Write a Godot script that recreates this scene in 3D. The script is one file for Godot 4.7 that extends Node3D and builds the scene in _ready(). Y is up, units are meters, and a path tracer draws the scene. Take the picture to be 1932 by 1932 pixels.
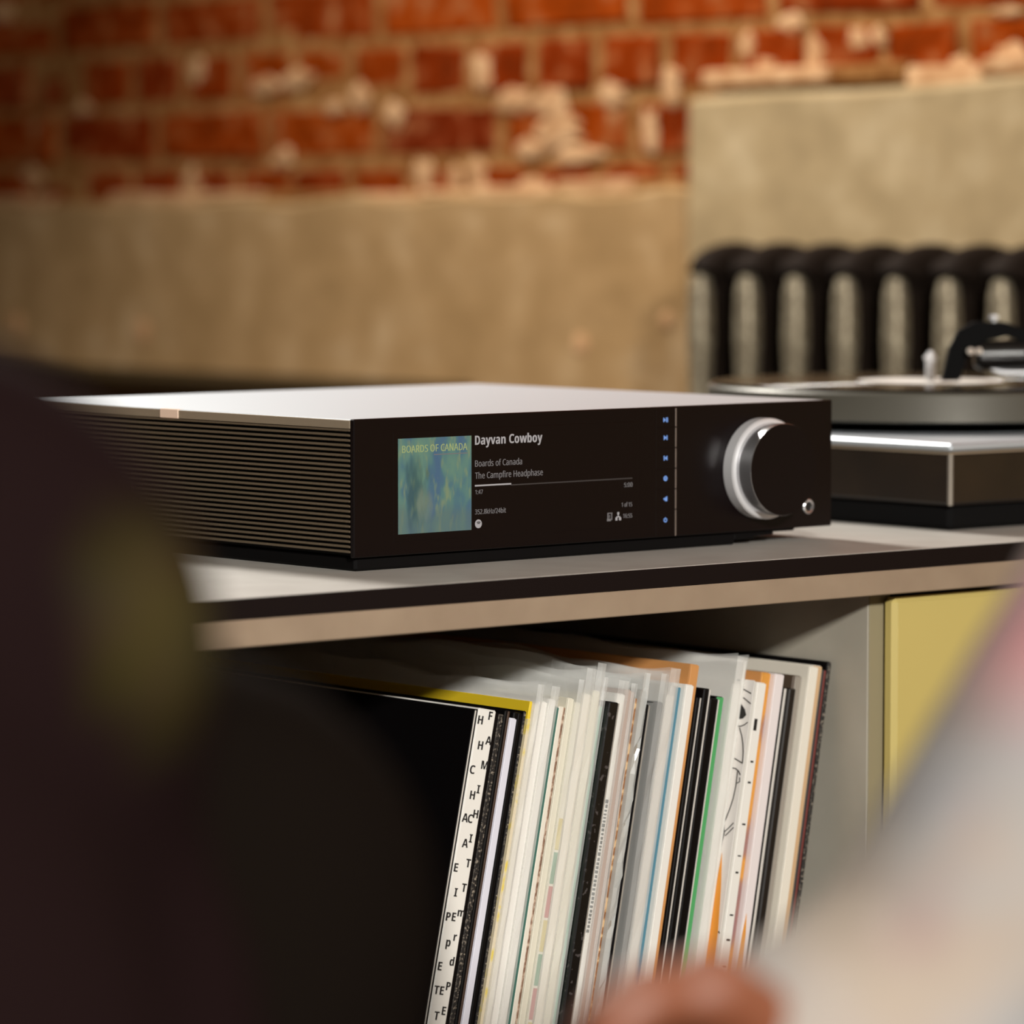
extends Node3D
# A hi-fi amplifier on a sideboard full of records, before a brick wall. Metres; x runs along the sideboard, z towards the room, y = 0 on the sideboard's top.

const FLOOR := -0.47
const CEIL := 2.1
const WALL := 1.3
const SHELF := -0.385
var M := {}
var rng := RandomNumberGenerator.new()
var used := {}

# ---------------------------------------------------------------- nodes
func numbered(n: String) -> String:
	used[n] = used.get(n, -1) + 1
	return n if used[n] == 0 else "%s_%03d" % [n, used[n]]

func thing(called: String, label: String, category: String, at := Vector3.ZERO, group := "") -> Node3D:
	var o := Node3D.new()
	o.name = numbered(called)
	add_child(o)
	o.position = at
	tag(o, label, category, group)
	return o

func tag(o: Node, label: String, category: String, group := "") -> Node:
	o.set_meta("label", label)
	o.set_meta("category", category)
	if group:
		o.set_meta("group", group)
	return o

func part(called: String, m: Mesh, material: Material, parent: Node) -> MeshInstance3D:
	var o := MeshInstance3D.new()
	o.name = called
	o.mesh = m
	o.material_override = material
	parent.add_child(o, true)
	return o

func struct(called: String, m: Mesh, material: Material) -> MeshInstance3D:
	var o := part(called, m, material, self)
	o.set_meta("kind", "structure")
	return o

# ---------------------------------------------------------------- shapes
func sts() -> SurfaceTool:
	var s := SurfaceTool.new()
	s.begin(Mesh.PRIMITIVE_TRIANGLES)
	return s

func tri(s: SurfaceTool, a: Vector3, b: Vector3, c: Vector3, out: Vector3, ua := Vector2.ZERO, ub := Vector2.ZERO, uc := Vector2.ZERO) -> void:
	var n := (b - a).cross(c - a)
	if n.length_squared() < 1e-20:
		return
	if n.dot(out) > 0.0:
		var t := b
		b = c
		c = t
		var u := ub
		ub = uc
		uc = u
	else:
		n = -n
	n = n.normalized()
	s.set_normal(n); s.set_uv(ua); s.add_vertex(a)
	s.set_normal(n); s.set_uv(ub); s.add_vertex(b)
	s.set_normal(n); s.set_uv(uc); s.add_vertex(c)

func quad(s: SurfaceTool, a: Vector3, b: Vector3, c: Vector3, d: Vector3, out: Vector3) -> void:
	tri(s, a, b, c, out, Vector2(0, 1), Vector2(1, 1), Vector2(1, 0))
	tri(s, a, c, d, out, Vector2(0, 1), Vector2(1, 0), Vector2(0, 0))

# a box with chamfered edges; jig moves its corners a little (an uneven brick)
func cbox(s: SurfaceTool, lo: Vector3, hi: Vector3, bev := 0.001, jig := 0.0) -> void:
	var mid := (lo + hi) / 2.0
	var p := {}
	for i in 8:
		var sg := Vector3(1 if i & 1 else -1, 1 if i & 2 else -1, 1 if i & 4 else -1)
		var c := mid + sg * (hi - lo) / 2.0
		if jig > 0.0:
			c += Vector3(rng.randf_range(-jig, jig), rng.randf_range(-jig, jig), rng.randf_range(-jig, jig))
		for ax in 3:
			var v := c
			for k in 3:
				if k != ax:
					v[k] -= sg[k] * bev
			p[i * 3 + ax] = v
	for ax in 3:
		var u := (ax + 1) % 3
		var w := (ax + 2) % 3
		for sg in 2:
			var base := sg << ax
			var out := Vector3.ZERO
			out[ax] = 1.0 if sg else -1.0
			var q := [base, base | (1 << u), base | (1 << u) | (1 << w), base | (1 << w)]
			quad(s, p[q[0] * 3 + ax], p[q[1] * 3 + ax], p[q[2] * 3 + ax], p[q[3] * 3 + ax], out)
		for su in 2:
			for sw in 2:
				var e := (su << u) | (sw << w)
				var f := e | (1 << ax)
				var out := Vector3.ZERO
				out[u] = 1.0 if su else -1.0
				out[w] = 1.0 if sw else -1.0
				quad(s, p[e * 3 + u], p[f * 3 + u], p[f * 3 + w], p[e * 3 + w], out)
	for i in 8:
		tri(s, p[i * 3], p[i * 3 + 1], p[i * 3 + 2], Vector3(1 if i & 1 else -1, 1 if i & 2 else -1, 1 if i & 4 else -1))

func box(lo: Vector3, hi: Vector3, bev := 0.001, jig := 0.0) -> ArrayMesh:
	var s := sts()
	cbox(s, lo, hi, bev, jig)
	return s.commit()

# turned shape about an axis: profile of Vector2(radius, height)
func lathe(s: SurfaceTool, prof: Array, at: Vector3, axis: Vector3, segs := 48, smooth := true) -> void:
	var up := axis.normalized()
	var sx := up.cross(Vector3(0, 0, 1) if absf(up.z) < 0.9 else Vector3(1, 0, 0)).normalized()
	var sz := sx.cross(up)
	for k in prof.size() - 1:
		var a: Vector2 = prof[k]
		var b: Vector2 = prof[k + 1]
		var d := (b - a).normalized()
		var nr := d.y
		var nh := -d.x
		for i in segs:
			var t0 := TAU * i / segs
			var t1 := TAU * (i + 1) / segs
			var r0 := sx * cos(t0) + sz * sin(t0)
			var r1 := sx * cos(t1) + sz * sin(t1)
			var v := [at + r0 * a.x + up * a.y, at + r1 * a.x + up * a.y, at + r1 * b.x + up * b.y, at + r0 * b.x + up * b.y]
			var n := [r0 * nr + up * nh, r1 * nr + up * nh, r1 * nr + up * nh, r0 * nr + up * nh]
			for tr in [[0, 1, 2], [0, 2, 3]]:
				var x: Vector3 = v[tr[0]]
				var g: Vector3 = (v[tr[1]] - x).cross(v[tr[2]] - x)
				if g.length_squared() < 1e-22:
					continue
				var order: Array = tr
				if g.dot(n[tr[0]] + n[tr[1]] + n[tr[2]]) > 0.0:
					order = [tr[0], tr[2], tr[1]]
				for q in order:
					s.set_normal(n[q]); s.set_uv(Vector2.ZERO); s.add_vertex(v[q])

func turned(prof: Array, at := Vector3.ZERO, axis := Vector3.UP, segs := 48) -> ArrayMesh:
	var s := sts()
	lathe(s, prof, at, axis, segs)
	return s.commit()

# a round tube along points, closed at both ends
func tube(s: SurfaceTool, pts: Array, r: float, segs := 10, flat := 1.0) -> void:
	var rings := []
	var keep := Vector3.UP
	for i in pts.size():
		var d: Vector3 = (pts[mini(i + 1, pts.size() - 1)] - pts[maxi(i - 1, 0)]).normalized()
		if absf(d.dot(keep)) > 0.95:
			keep = Vector3.RIGHT if absf(d.x) < 0.9 else Vector3.BACK
		var u := (keep - d * keep.dot(d)).normalized()
		var w := d.cross(u)
		keep = u
		var ring := []
		for k in segs:
			var t := TAU * k / segs
			ring.append([pts[i] + (u * cos(t) + w * sin(t) * flat) * r, (u * cos(t) + w * sin(t)).normalized()])
		rings.append(ring)
	for i in rings.size() - 1:
		for k in segs:
			var q := [rings[i][k], rings[i][(k + 1) % segs], rings[i + 1][(k + 1) % segs], rings[i + 1][k]]
			for tr in [[0, 2, 1], [0, 3, 2]]:
				var g: Vector3 = (q[tr[1]][0] - q[tr[0]][0]).cross(q[tr[2]][0] - q[tr[0]][0])
				var order: Array = tr if g.dot(q[0][1]) <= 0.0 else [tr[0], tr[2], tr[1]]
				for o in order:
					s.set_normal(q[o][1]); s.set_uv(Vector2.ZERO); s.add_vertex(q[o][0])
	for e in [0, rings.size() - 1]:
		var out: Vector3 = pts[e] - pts[1 if e == 0 else e - 1]
		for k in segs:
			tri(s, pts[e], rings[e][k][0], rings[e][(k + 1) % segs][0], out)

# a flat outline with thickness, in the plane of u and v
func slab(s: SurfaceTool, outline: PackedVector2Array, at: Vector3, u: Vector3, v: Vector3, thick: float) -> void:
	var n := u.cross(v).normalized()
	var idx := Geometry2D.triangulate_polygon(outline)
	for i in range(0, idx.size(), 3):
		var p := []
		for k in 3:
			var o := outline[idx[i + k]]
			p.append(at + u * o.x + v * o.y)
		tri(s, p[0] + n * thick, p[1] + n * thick, p[2] + n * thick, n)
		tri(s, p[0], p[1], p[2], -n)
	var ctr := Vector2.ZERO
	for o in outline:
		ctr += o / outline.size()
	for i in outline.size():
		var a := outline[i]
		var b := outline[(i + 1) % outline.size()]
		var e := (b - a).orthogonal()
		var a3 := at + u * a.x + v * a.y
		var b3 := at + u * b.x + v * b.y
		var out := u * e.x + v * e.y
		if Geometry2D.is_point_in_polygon((a + b) / 2.0 + e.normalized() * 1e-5, outline):
			out = -out
		quad(s, a3, b3, b3 + n * thick, a3 + n * thick, out)

func disc_outline(r: float, n := 24, c := Vector2.ZERO) -> PackedVector2Array:
	var o := PackedVector2Array()
	for i in n:
		o.append(c + Vector2(cos(TAU * i / n), sin(TAU * i / n)) * r)
	return o

# lettering: left end of the baseline, cap height, width (0 = natural)
func letters(words: String, at: Vector3, cap: float, width := 0.0, bold := false, thick := 0.0002, face := "Droid Sans") -> ArrayMesh:
	var f := SystemFont.new()
	f.font_names = PackedStringArray([face])
	f.font_weight = 700 if bold else 400
	var t := TextMesh.new()
	t.font = f
	t.font_size = 64
	t.pixel_size = 0.001
	t.depth = 0.001
	t.text = "H"
	var h := t.get_aabb()
	t = t.duplicate()
	t.text = words
	var b := t.get_aabb()
	var sy := cap / h.size.y
	var sx := width / b.size.x if width > 0.0 else sy
	var s := sts()
	s.append_from(t, 0, Transform3D(Basis.from_scale(Vector3(sx, sy, thick / 0.001)), at + Vector3(-b.position.x * sx, -h.position.y * sy, thick / 2.0)))
	return s.commit()

# ---------------------------------------------------------------- bodies
# bones: [a, b, radius at a, radius at b]; joined by a smooth minimum and meshed as surface nets
func flesh(bones: Array, cell: float, blend: float, arrays: Dictionary, patterned := false) -> void:
	var lo := Vector3.ONE * 1e9
	var hi := -lo
	for b in bones:
		var r: float = maxf(b[2], b[3]) + blend + cell * 3.0
		lo = lo.min(b[0] - Vector3.ONE * r).min(b[1] - Vector3.ONE * r)
		hi = hi.max(b[0] + Vector3.ONE * r).max(b[1] + Vector3.ONE * r)
	var n := Vector3i(((hi - lo) / cell).ceil()) + Vector3i.ONE
	var f := PackedFloat32Array()
	f.resize(n.x * n.y * n.z)
	f.fill(1.0)
	for b in bones:
		var a: Vector3 = b[0]
		var ab: Vector3 = b[1] - a
		var len2 := maxf(ab.length_squared(), 1e-9)
		var r: float = maxf(b[2], b[3]) + blend + cell * 2.0
		var i0 := Vector3i(((a.min(b[1]) - Vector3.ONE * r - lo) / cell).floor()).clamp(Vector3i.ZERO, n - Vector3i.ONE)
		var i1 := Vector3i(((a.max(b[1]) + Vector3.ONE * r - lo) / cell).ceil()).clamp(Vector3i.ZERO, n - Vector3i.ONE)
		for z in range(i0.z, i1.z + 1):
			for y in range(i0.y, i1.y + 1):
				var at := (z * n.y + y) * n.x
				for x in range(i0.x, i1.x + 1):
					var p := lo + Vector3(x, y, z) * cell - a
					var h := clampf(p.dot(ab) / len2, 0.0, 1.0)
					var d := (p - ab * h).length() - lerpf(b[2], b[3], h)
					var o := f[at + x]
					var k := maxf(blend - absf(d - o), 0.0) / blend
					f[at + x] = minf(d, o) - k * k * blend * 0.25
	var vert: PackedVector3Array = arrays.v
	var norm: PackedVector3Array = arrays.n
	var index: PackedInt32Array = arrays.i
	var cols: PackedColorArray = arrays.c
	var ids := {}
	var step := [1, n.x, n.x * n.y]
	for z in n.z - 1:
		for y in n.y - 1:
			for x in n.x - 1:
				var at := (z * n.y + y) * n.x + x
				var f0 := f[at]
				if f0 > cell * 2.5:
					continue
				var neg := 0
				var v := []
				for c in 8:
					var q := f[at + (c & 1) + (n.x if c & 2 else 0) + (step[2] if c & 4 else 0)]
					v.append(q)
					neg += 1 if q < 0.0 else 0
				if neg == 0 or neg == 8:
					continue
				var sum := Vector3.ZERO
				var cnt := 0
				for e in [[0, 1], [2, 3], [4, 5], [6, 7], [0, 2], [1, 3], [4, 6], [5, 7], [0, 4], [1, 5], [2, 6], [3, 7]]:
					var va: float = v[e[0]]
					var vb: float = v[e[1]]
					if (va < 0.0) != (vb < 0.0):
						var t := va / (va - vb)
						var pa := Vector3(e[0] & 1, (e[0] >> 1) & 1, (e[0] >> 2) & 1)
						var pb := Vector3(e[1] & 1, (e[1] >> 1) & 1, (e[1] >> 2) & 1)
						sum += pa.lerp(pb, t)
						cnt += 1
				ids[at] = vert.size()
				var pos := lo + (Vector3(x, y, z) + sum / cnt) * cell
				vert.append(pos)
				norm.append(Vector3(v[1] + v[3] + v[5] + v[7] - v[0] - v[2] - v[4] - v[6], v[2] + v[3] + v[6] + v[7] - v[0] - v[1] - v[4] - v[5], v[4] + v[5] + v[6] + v[7] - v[0] - v[1] - v[2] - v[3]).normalized())
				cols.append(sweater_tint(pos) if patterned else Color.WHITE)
	for at in ids:
		for ax in 3:
			var s0: int = step[ax]
			if (f[at] < 0.0) == (f[at + s0] < 0.0):
				continue
			var u: int = step[(ax + 1) % 3]
			var w: int = step[(ax + 2) % 3]
			if not (ids.has(at - u) and ids.has(at - w) and ids.has(at - u - w)):
				continue
			var q := [ids[at], ids[at - u], ids[at - u - w], ids[at - w]]
			if f[at] < 0.0:
				q = [q[0], q[3], q[2], q[1]]
			for k in [0, 1, 2, 0, 2, 3]:
				index.append(q[k])
	arrays.v = vert
	arrays.n = norm
	arrays.i = index
	arrays.c = cols

func no_arrays() -> Dictionary:
	return {"v": PackedVector3Array(), "n": PackedVector3Array(), "i": PackedInt32Array(), "c": PackedColorArray()}

func fleshed(d: Dictionary) -> ArrayMesh:
	var a := []
	a.resize(Mesh.ARRAY_MAX)
	a[Mesh.ARRAY_VERTEX] = d.v
	a[Mesh.ARRAY_NORMAL] = d.n
	a[Mesh.ARRAY_INDEX] = d.i
	a[Mesh.ARRAY_COLOR] = d.c
	var m := ArrayMesh.new()
	m.add_surface_from_arrays(Mesh.PRIMITIVE_TRIANGLES, a)
	return m

# ---------------------------------------------------------------- materials
func mat(called: String, srgb: Color, rough := 0.6, metal := 0.0) -> StandardMaterial3D:
	var m := StandardMaterial3D.new()
	m.resource_name = called
	m.albedo_color = srgb
	m.roughness = rough
	m.metallic = metal
	M[called] = m
	return m

func noise(freq: float, octaves := 4, seed_at := 1, kind := FastNoiseLite.TYPE_SIMPLEX_SMOOTH) -> FastNoiseLite:
	var f := FastNoiseLite.new()
	f.noise_type = kind
	f.seed = seed_at
	f.frequency = freq
	f.fractal_octaves = octaves
	return f

func ramp_tex(f: FastNoiseLite, stops: Array, size := 512) -> NoiseTexture2D:
	var g := Gradient.new()
	var o := PackedFloat32Array()
	var c := PackedColorArray()
	for st in stops:
		o.append(st[0])
		c.append(st[1])
	g.offsets = o
	g.colors = c
	var t := NoiseTexture2D.new()
	t.width = size
	t.height = size
	t.seamless = true
	t.noise = f
	t.color_ramp = g
	return t

func textured(m: StandardMaterial3D, t: Texture2D, per_metre: float, world := true) -> StandardMaterial3D:
	m.albedo_texture = t
	m.uv1_triplanar = true
	m.uv1_world_triplanar = world
	m.uv1_scale = Vector3.ONE * per_metre
	return m

func relief(m: StandardMaterial3D, f: FastNoiseLite, cm: float) -> StandardMaterial3D:
	var t := NoiseTexture2D.new()
	t.width = 512
	t.height = 512
	t.seamless = true
	t.noise = f
	m.heightmap_enabled = true
	m.heightmap_texture = t
	m.heightmap_scale = cm
	return m

func glow(called: String, c: Color, energy: float) -> StandardMaterial3D:
	var m := mat(called, Color.BLACK, 0.5)
	m.emission_enabled = true
	m.emission = c
	m.emission_energy_multiplier = energy
	return m

func materials() -> void:
	# the room
	var grain := noise(0.012, 5, 4)
	textured(mat("concrete", Color.WHITE, 0.95), ramp_tex(noise(0.008, 5, 7), [[0.0, Color(0.60, 0.475, 0.32)], [0.45, Color(0.655, 0.525, 0.365)], [0.6, Color(0.67, 0.54, 0.38)], [1.0, Color(0.75, 0.63, 0.48)]]), 2.2)
	relief(M.concrete, grain, 0.12)
	textured(mat("concrete_grey", Color.WHITE, 0.95), ramp_tex(noise(0.009, 5, 9), [[0.0, Color(0.60, 0.515, 0.385)], [0.5, Color(0.665, 0.575, 0.435)], [1.0, Color(0.74, 0.655, 0.52)]]), 2.2)
	relief(M.concrete_grey, grain, 0.12)
	textured(mat("mortar", Color.WHITE, 0.95), ramp_tex(noise(0.02, 5, 3), [[0.0, Color(0.44, 0.26, 0.12)], [0.5, Color(0.56, 0.38, 0.21)], [1.0, Color(0.70, 0.53, 0.35)]]), 3.0)
	textured(mat("lime", Color.WHITE, 0.95), ramp_tex(noise(0.02, 5, 5), [[0.0, Color(0.64, 0.46, 0.31)], [0.5, Color(0.75, 0.58, 0.42)], [1.0, Color(0.86, 0.71, 0.55)]]), 3.0)
	var tones := [Color(0.53, 0.195, 0.02), Color(0.51, 0.18, 0.02), Color(0.48, 0.16, 0.02), Color(0.55, 0.21, 0.02), Color(0.43, 0.14, 0.03)]
	for k in tones.size():
		var c: Color = tones[k]
		textured(mat("brick%d" % k, Color.WHITE, 0.95), ramp_tex(noise(0.016, 5, 12 + k), [[0.0, c.darkened(0.25)], [0.5, c], [0.62, c.lightened(0.06)], [0.80, Color(0.56, 0.33, 0.19)], [0.95, Color(0.70, 0.52, 0.36)]], 384), 3.0)
	var wash := ramp_tex(noise(0.015, 5, 12), [[0.0, Color(0.75, 0.75, 0.75)], [0.6, Color.WHITE]], 256)
	textured(mat("plaster", Color(0.30, 0.25, 0.20), 0.95), wash, 0.5)
	mat("ceiling", Color(0.45, 0.41, 0.36), 0.95)
	textured(mat("floorboards", Color.WHITE, 0.6), ramp_tex(noise(0.01, 4, 22), [[0.0, Color(0.14, 0.09, 0.06)], [1.0, Color(0.25, 0.17, 0.11)]]), 1.0)
	mat("dark_paint", Color(0.25, 0.20, 0.13), 0.8)
	M.dark_paint.metallic_specular = 0.1
	textured(mat("radiator", Color.WHITE, 0.42, 0.55), ramp_tex(noise(0.03, 5, 31), [[0.0, Color(0.36, 0.32, 0.26)], [0.5, Color(0.62, 0.57, 0.48)], [1.0, Color(0.80, 0.76, 0.66)]]), 6.0)
	mat("radiator_shaded", Color(0.135, 0.105, 0.085), 0.75)  # darker copy: shade in the gaps and on the tops put into the colour
	M.radiator_shaded.metallic_specular = 0.2
	for k in ["brick0", "brick1", "brick2", "brick3", "brick4", "mortar", "lime", "concrete", "concrete_grey", "sweater_"]:
		if M.has(k):
			M[k].metallic_specular = 0.12
	# the sideboard
	textured(mat("laminate", Color.WHITE, 0.42), ramp_tex(noise(0.02, 4, 14), [[0.0, Color(0.71, 0.69, 0.665)], [1.0, Color(0.76, 0.745, 0.72)]]), 2.0)
	mat("edge_dark", Color(0.07, 0.035, 0.033), 0.6)
	M.edge_dark.metallic_specular = 0.3
	mat("shaded_back", Color(0.08, 0.065, 0.06), 0.9)  # near black: shade inside the bays put into the panel colour
	textured(mat("edge_light", Color.WHITE, 0.6), ramp_tex(noise(0.02, 4, 15), [[0.0, Color(0.58, 0.50, 0.42)], [1.0, Color(0.63, 0.55, 0.465)]]), 2.0)
	textured(mat("grey_board", Color.WHITE, 0.55), ramp_tex(noise(0.006, 5, 16), [[0.0, Color(0.67, 0.645, 0.59)], [1.0, Color(0.77, 0.745, 0.69)]]), 2.0)
	mat("grey_edge", Color(0.58, 0.54, 0.43), 0.5)
	mat("mustard", Color(0.79, 0.715, 0.43), 0.45)
	# the amplifier and turntable
	mat("silver", Color(0.755, 0.785, 0.815), 0.42, 0.35)
	mat("lid_edge", Color(0.62, 0.56, 0.48), 0.45, 0.3)
	mat("inlay", Color(0.95, 0.84, 0.76), 0.4)
	mat("black_metal", Color(0.03, 0.025, 0.027), 0.7)
	M.black_metal.metallic_specular = 0.25
	mat("fin", Color(0.52, 0.46, 0.38), 0.4, 0.5)
	mat("fascia", Color(0.05, 0.022, 0.024), 0.36)
	M.fascia.metallic_specular = 0.3
	mat("knob_metal", Color(0.86, 0.86, 0.87), 0.22, 0.9)
	mat("satin", Color(0.86, 0.86, 0.87), 0.36, 0.3)
	mat("knob_black", Color(0.05, 0.022, 0.022), 0.5)
	M.knob_black.metallic_specular = 0.3
	mat("button_edge", Color(0.55, 0.50, 0.47), 0.35, 0.4)
	mat("cartridge", Color(0.10, 0.09, 0.085), 0.28)
	mat("pin", Color(0.90, 0.85, 0.80), 0.3, 0.3)
	mat("hole", Color(0.01, 0.01, 0.01), 0.6)
	glow("display_white", Color(0.80, 0.77, 0.76), 0.62)
	glow("display_grey", Color(0.66, 0.63, 0.62), 0.42)
	glow("display_dim", Color(0.34, 0.31, 0.30), 0.45)
	glow("display_blue", Color(0.52, 0.68, 0.95), 0.8)
	glow("display_yellow", Color(0.72, 0.76, 0.50), 0.7)
	mat("platter", Color(0.35, 0.335, 0.30), 0.4, 0.25)
	mat("vinyl", Color(0.045, 0.035, 0.03), 0.17)
	M.vinyl.metallic_specular = 0.65
	mat("paper_label", Color(0.90, 0.89, 0.87), 0.6)
	textured(mat("walnut", Color.WHITE, 0.3), ramp_tex(noise(0.008, 5, 18), [[0.0, Color(0.09, 0.065, 0.05)], [1.0, Color(0.155, 0.115, 0.08)]]), 3.0)
	mat("rubber", Color(0.045, 0.043, 0.045), 0.85)
	M.rubber.metallic_specular = 0.25
	mat("trim", Color(0.60, 0.57, 0.53), 0.4, 0.5)  # pale metal for the highlight on the body corners
	# sleeves
	mat("WHT", Color(0.94, 0.93, 0.905), 0.6)
	mat("CRM", Color(0.925, 0.90, 0.845), 0.6)
	mat("IVO", Color(0.90, 0.88, 0.81), 0.6)
	mat("LAV", Color(0.89, 0.89, 0.94), 0.6)
	mat("LIL", Color(0.925, 0.89, 0.89), 0.6)
	mat("PNK", Color(0.74, 0.67, 0.63), 0.6)
	mat("GRY", Color(0.60, 0.57, 0.53), 0.6)
	mat("LGR", Color(0.84, 0.82, 0.79), 0.6)
	mat("DGR", Color(0.24, 0.235, 0.23), 0.5)
	mat("YEL", Color(0.93, 0.80, 0.16), 0.5)
	mat("TEA", Color(0.26, 0.44, 0.40), 0.5)
	mat("TEL", Color(0.30, 0.50, 0.58), 0.5)
	mat("MNT", Color(0.58, 0.72, 0.64), 0.5)
	mat("GRN", Color(0.30, 0.64, 0.38), 0.5)
	mat("KRF", Color(0.82, 0.58, 0.34), 0.7)
	mat("BEI", Color(0.82, 0.68, 0.52), 0.6)
	mat("RED", Color(0.48, 0.20, 0.17), 0.6)
	mat("UMB", Color(0.33, 0.27, 0.22), 0.5)
	mat("BLB", Color(0.10, 0.08, 0.075), 0.4)
	mat("BRN", Color(0.26, 0.18, 0.13), 0.5)
	mat("BLK", Color(0.035, 0.027, 0.032), 0.45)
	M.BLK.metallic_specular = 0.3
	textured(mat("GLS", Color.WHITE, 0.3), ramp_tex(noise(0.06, 3, 41), [[0.0, Color(0.05, 0.045, 0.05)], [0.72, Color(0.05, 0.045, 0.05)], [0.8, Color(0.30, 0.28, 0.28)]]), 5.0)
	mat("DRW", Color(0.91, 0.895, 0.88), 0.6)
	textured(mat("SPK", Color.WHITE, 0.7), ramp_tex(noise(0.05, 4, 42), [[0.0, Color(0.07, 0.06, 0.055)], [0.55, Color(0.12, 0.105, 0.095)], [0.68, Color(0.34, 0.31, 0.28)], [0.8, Color(0.60, 0.56, 0.50)]]), 16.0)
	textured(mat("YWC", Color.WHITE, 0.7), ramp_tex(noise(0.02, 4, 43), [[0.0, Color(0.90, 0.79, 0.25)], [0.3, Color(0.89, 0.81, 0.46)], [0.42, Color(0.88, 0.83, 0.72)]]), 5.0)
	textured(mat("BRC", Color.WHITE, 0.7), ramp_tex(noise(0.05, 4, 44), [[0.0, Color(0.40, 0.29, 0.22)], [0.5, Color(0.56, 0.43, 0.35)], [0.65, Color(0.80, 0.72, 0.64)]]), 6.0)
	textured(mat("COP", Color.WHITE, 0.6), ramp_tex(noise(0.05, 4, 45), [[0.0, Color(0.46, 0.28, 0.14)], [0.5, Color(0.62, 0.42, 0.25)], [0.66, Color(0.86, 0.72, 0.54)]]), 6.0)
	textured(mat("ORP", Color.WHITE, 0.6), ramp_tex(noise(0.01, 2, 46), [[0.0, Color(0.52, 0.40, 0.52)], [0.42, Color(0.66, 0.48, 0.42)], [0.55, Color(0.86, 0.60, 0.26)]]), 3.0)
	mat("ink", Color(0.10, 0.085, 0.085), 0.7)
	mat("orange_print", Color(0.90, 0.60, 0.20), 0.6)
	mat("print_red", Color(0.75, 0.42, 0.38), 0.6)
	mat("print_green", Color(0.45, 0.62, 0.48), 0.6)
	mat("print_yellow", Color(0.83, 0.76, 0.45), 0.6)
	var shiny := mat("bag_shiny", Color(0.97, 0.98, 0.97, 0.42), 0.12)
	shiny.transparency = BaseMaterial3D.TRANSPARENCY_ALPHA
	shiny.metallic_specular = 1.0
	var bag := mat("bag", Color(0.97, 0.975, 0.965, 0.30), 0.3)
	bag.transparency = BaseMaterial3D.TRANSPARENCY_ALPHA
	bag.metallic_specular = 0.6
	# people
	mat("skin", Color(0.45, 0.25, 0.155), 0.55)
	M.skin.subsurf_scatter_enabled = true
	M.skin.subsurf_scatter_strength = 0.1
	var sw := mat("sweater", Color.WHITE, 0.9)
	sw.vertex_color_use_as_albedo = true
	var jk := mat("jacket", Color.WHITE, 0.85)
	jk.vertex_color_use_as_albedo = true
	jk.metallic_specular = 0.08
	mat("denim", Color(0.16, 0.18, 0.24), 0.9)
	mat("dark_cotton", Color(0.056, 0.040, 0.030), 0.95)
	M.dark_cotton.metallic_specular = 0.08
	mat("hair", Color(0.10, 0.07, 0.05), 0.6)
	mat("eye", Color(0.85, 0.84, 0.82), 0.2)
	glow("lamp_glow", Color(1.0, 0.93, 0.84), 2.0)
	mat("lamp_case", Color(0.75, 0.73, 0.70), 0.5)

# ---------------------------------------------------------------- light
func lamp(called: String, label: String, at: Vector3, aim: Vector3, size: float, energy: float, colour: Color) -> void:
	var o := thing(called, label, "lamp", at)
	var up := Vector3.UP if absf(aim.y) < 0.9 else Vector3.RIGHT
	o.transform = Transform3D(Basis.looking_at(aim, up), at)
	var h := size / 2.0
	part("lamp_housing", box(Vector3(-h - 0.02, -h - 0.02, 0.005), Vector3(h + 0.02, h + 0.02, 0.05), 0.006), M.lamp_case, o)
	part("lamp_panel", box(Vector3(-h, -h, 0.0), Vector3(h, h, 0.006), 0.001), M.lamp_glow, o)
	var l := AreaLight3D.new()
	l.name = called + "_light"
	l.area_size = Vector2(size, size)
	l.area_normalize_energy = true
	l.light_energy = energy
	l.light_color = colour
	l.shadow_enabled = true
	l.area_range = 12.0
	l.area_attenuation = 2.0
	add_child(l)
	l.transform = Transform3D(o.transform.basis, at + aim * 0.01)

func lens_and_light() -> void:
	var cam := Camera3D.new()
	cam.name = "camera"
	add_child(cam)
	cam.transform = Transform3D(Basis(Vector3(0.7629, 0.0004, 0.6465), Vector3(0.0454, 0.9975, -0.0542), Vector3(-0.6449, 0.0707, 0.7610)).orthonormalized(), Vector3(-1.458, 0.2011, 1.8564))
	cam.near = 0.05
	cam.far = 50.0
	var at := CameraAttributesPhysical.new()
	at.frustum_focal_length = 99.6
	at.frustum_focus_distance = 2.42
	at.frustum_near = 0.05
	at.frustum_far = 50.0
	at.exposure_aperture = 3.8
	cam.attributes = at
	cam.current = true
	var we := WorldEnvironment.new()
	we.name = "environment"
	var e := Environment.new()
	e.background_mode = Environment.BG_COLOR
	e.background_color = Color(0.02, 0.018, 0.015)
	e.tonemap_mode = Environment.TONE_MAPPER_LINEAR
	e.tonemap_exposure = 1.0
	e.sdfgi_enabled = true
	e.ssao_enabled = true
	e.ssil_enabled = true
	we.environment = e
	add_child(we)
	lamp("wall_lamp", "square lamp on the wall behind the camera, lighting the records from the front", Vector3(-1.3, 1.2, 3.0), Vector3(0.42, -0.32, -0.85).normalized(), 0.24, 13.0, Color(1.0, 0.985, 0.955))
	lamp("ceiling_lamp", "square lamp hanging behind the amplifier, tilted down towards the sideboard", Vector3(0.5, 1.4, -1.6), Vector3(-0.2, -0.6, 0.77).normalized(), 0.4, 5.6, Color(1.0, 0.98, 0.945))

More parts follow.
